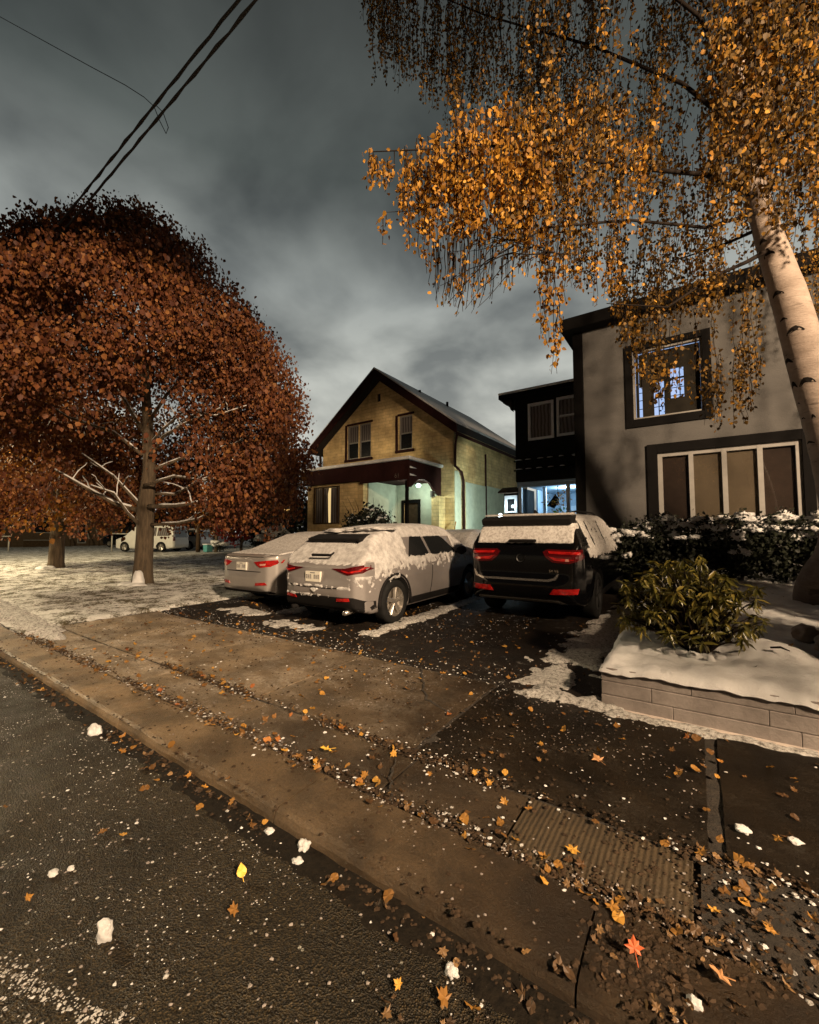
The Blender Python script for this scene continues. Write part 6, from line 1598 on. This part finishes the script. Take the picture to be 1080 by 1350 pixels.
crack('pavement_crack', [(-2.45, 3.78), (-2.15, 3.35), (-1.95, 3.1), (-1.62, 2.95)])
crack('kerb_crack', [(-1.62, 2.2), (-1.48, 1.95), (-1.40, 1.87)], 0.008)

# ------------------------------------------------------------------ light, sky, camera
def spot(name, loc, target, power, col, size=160, blend=0.5, rad=0.12):
    l = bpy.data.lights.new(name, 'SPOT'); l.energy = power; l.color = col; l.spot_size = R(size); l.spot_blend = blend; l.shadow_soft_size = rad
    o = bpy.data.objects.new(name, l); COL.objects.link(o); o.location = loc
    o.rotation_euler = (Vector(target)-Vector(loc)).to_track_quat('-Z', 'Y').to_euler(); return o
def point(name, loc, power, col, rad=0.08):
    l = bpy.data.lights.new(name, 'POINT'); l.energy = power; l.color = col; l.shadow_soft_size = rad
    o = bpy.data.objects.new(name, l); COL.objects.link(o); o.location = loc; return o
WARM = (1.0, 0.73, 0.47)
spot('street_lamp_light', (10.0, -3.0, 8.2), (10.0, -3.0, 0.0), 29000, WARM, 178.6, 0.03, 0.5)
spot('second_street_lamp_light', (-25.0, -1.0, 8.0), (-25.0, -1.0, 0.0), 12500, (1.0, 0.80, 0.48), 172, 0.10, 0.3)
point('porch_light', (-9.25, 14.0, 3.36), 58, (0.85, 1.0, 0.80), 0.1)
spot('door_light', (-5.92, 14.05, 2.35), (-8.1, 18.0, 1.9), 430, (0.82, 1.0, 0.84), 130, 0.4, 0.1)
point('door_glow', (-5.45, 14.12, 2.55), 12, (0.75, 0.95, 1.0), 0.06)
point('passage_light', (-3.9, 16.0, 3.1), 120, (0.55, 0.80, 1.0), 0.12)

w = bpy.data.worlds.new('World'); scene.world = w; w.use_nodes = True; nt = w.node_tree
bg = nt.nodes['Background']; N = nt.nodes.new; L = nt.links.new
tc = N('ShaderNodeTexCoord'); sep = N('ShaderNodeSeparateXYZ'); L(tc.outputs['Generated'], sep.inputs[0])
def Mt(op, a, b=0.0, cl=False):
    m = N('ShaderNodeMath'); m.operation = op; m.use_clamp = cl
    for i, v in enumerate((a, b)):
        if isinstance(v, bpy.types.NodeSocket): L(v, m.inputs[i])
        else: m.inputs[i].default_value = v
    return m.outputs[0]
z = Mt('MAXIMUM', sep.outputs[2], 0.0)
den = Mt('ADD', z, 0.35)
cmb = N('ShaderNodeCombineXYZ'); L(Mt('DIVIDE', sep.outputs[0], den), cmb.inputs[0]); L(Mt('DIVIDE', sep.outputs[1], den), cmb.inputs[1]); cmb.inputs[2].default_value = 0.4
n1 = N('ShaderNodeTexNoise'); L(cmb.outputs[0], n1.inputs['Vector']); n1.inputs['Scale'].default_value = 2.9; n1.inputs['Detail'].default_value = 5; n1.inputs['Roughness'].default_value = 0.47; n1.inputs['Distortion'].default_value = 0.25
# base glow by height, brightest low over the houses (city light on the cloud)
rp = N('ShaderNodeValToRGB'); L(z, rp.inputs['Fac']); e = rp.color_ramp.elements
stops = [(0.0, (0.50, 0.51, 0.47)), (0.22, (0.52, 0.545, 0.505)), (0.34, (0.43, 0.46, 0.435)), (0.50, (0.27, 0.30, 0.295)), (0.66, (0.082, 0.098, 0.096)), (0.80, (0.050, 0.058, 0.057)), (1.0, (0.018, 0.020, 0.021))]
while len(e) < len(stops): e.new(0.5)
for i, (p_, c) in enumerate(stops): e[i].position = p_; e[i].color = (*c, 1)
cl = N('ShaderNodeValToRGB'); L(n1.outputs['Fac'], cl.inputs['Fac']); ce = cl.color_ramp.elements
ce[0].position = 0.36; ce[0].color = (0.50, 0.50, 0.51, 1); ce[1].position = 0.62; ce[1].color = (1.30, 1.25, 1.21, 1)
mx = N('ShaderNodeMix'); mx.data_type = 'RGBA'; mx.blend_type = 'MULTIPLY'; mx.inputs[0].default_value = 1; L(rp.outputs[0], mx.inputs[6]); L(cl.outputs[0], mx.inputs[7])
# the glow lies on the far side, beyond the houses: the sky over the street behind is dark
az = Mt('ADD', Mt('MULTIPLY', sep.outputs[0], -0.40), Mt('MULTIPLY', sep.outputs[1], 0.80))
azr = N('ShaderNodeValToRGB'); L(Mt('MULTIPLY', Mt('ADD', az, 1.0), 0.5), azr.inputs['Fac']); ae = azr.color_ramp.elements
ae[0].position = 0.46; ae[0].color = (0.02, 0.02, 0.022, 1); ae[1].position = 0.66; ae[1].color = (1, 1, 1, 1)
m2 = N('ShaderNodeMix'); m2.data_type = 'RGBA'; m2.blend_type = 'MULTIPLY'; m2.inputs[0].default_value = 1; L(mx.outputs[2], m2.inputs[6]); L(azr.outputs[0], m2.inputs[7])
L(m2.outputs[2], bg.inputs['Color']); bg.inputs['Strength'].default_value = 1.0

cam = bpy.data.cameras.new('camera'); co = bpy.data.objects.new('camera', cam); COL.objects.link(co)
cam.sensor_fit = 'HORIZONTAL'; cam.sensor_width = 36; cam.lens = 36*F/1080; cam.clip_end = 2000; cam.clip_start = 0.05
co.location = (0, 0, H); co.rotation_euler = (R(90)+PITCH, 0, YAW)
scene.camera = co
scene.view_settings.view_transform = 'Standard'; scene.view_settings.look = 'None'; scene.view_settings.exposure = 0; scene.view_settings.gamma = 1
scene.cycles.use_denoising = True
scene.cycles.max_bounces = 6; scene.cycles.diffuse_bounces = 3; scene.cycles.glossy_bounces = 3; scene.cycles.transmission_bounces = 2; scene.cycles.transparent_max_bounces = 8
scene.cycles.sample_clamp_indirect = 4.0
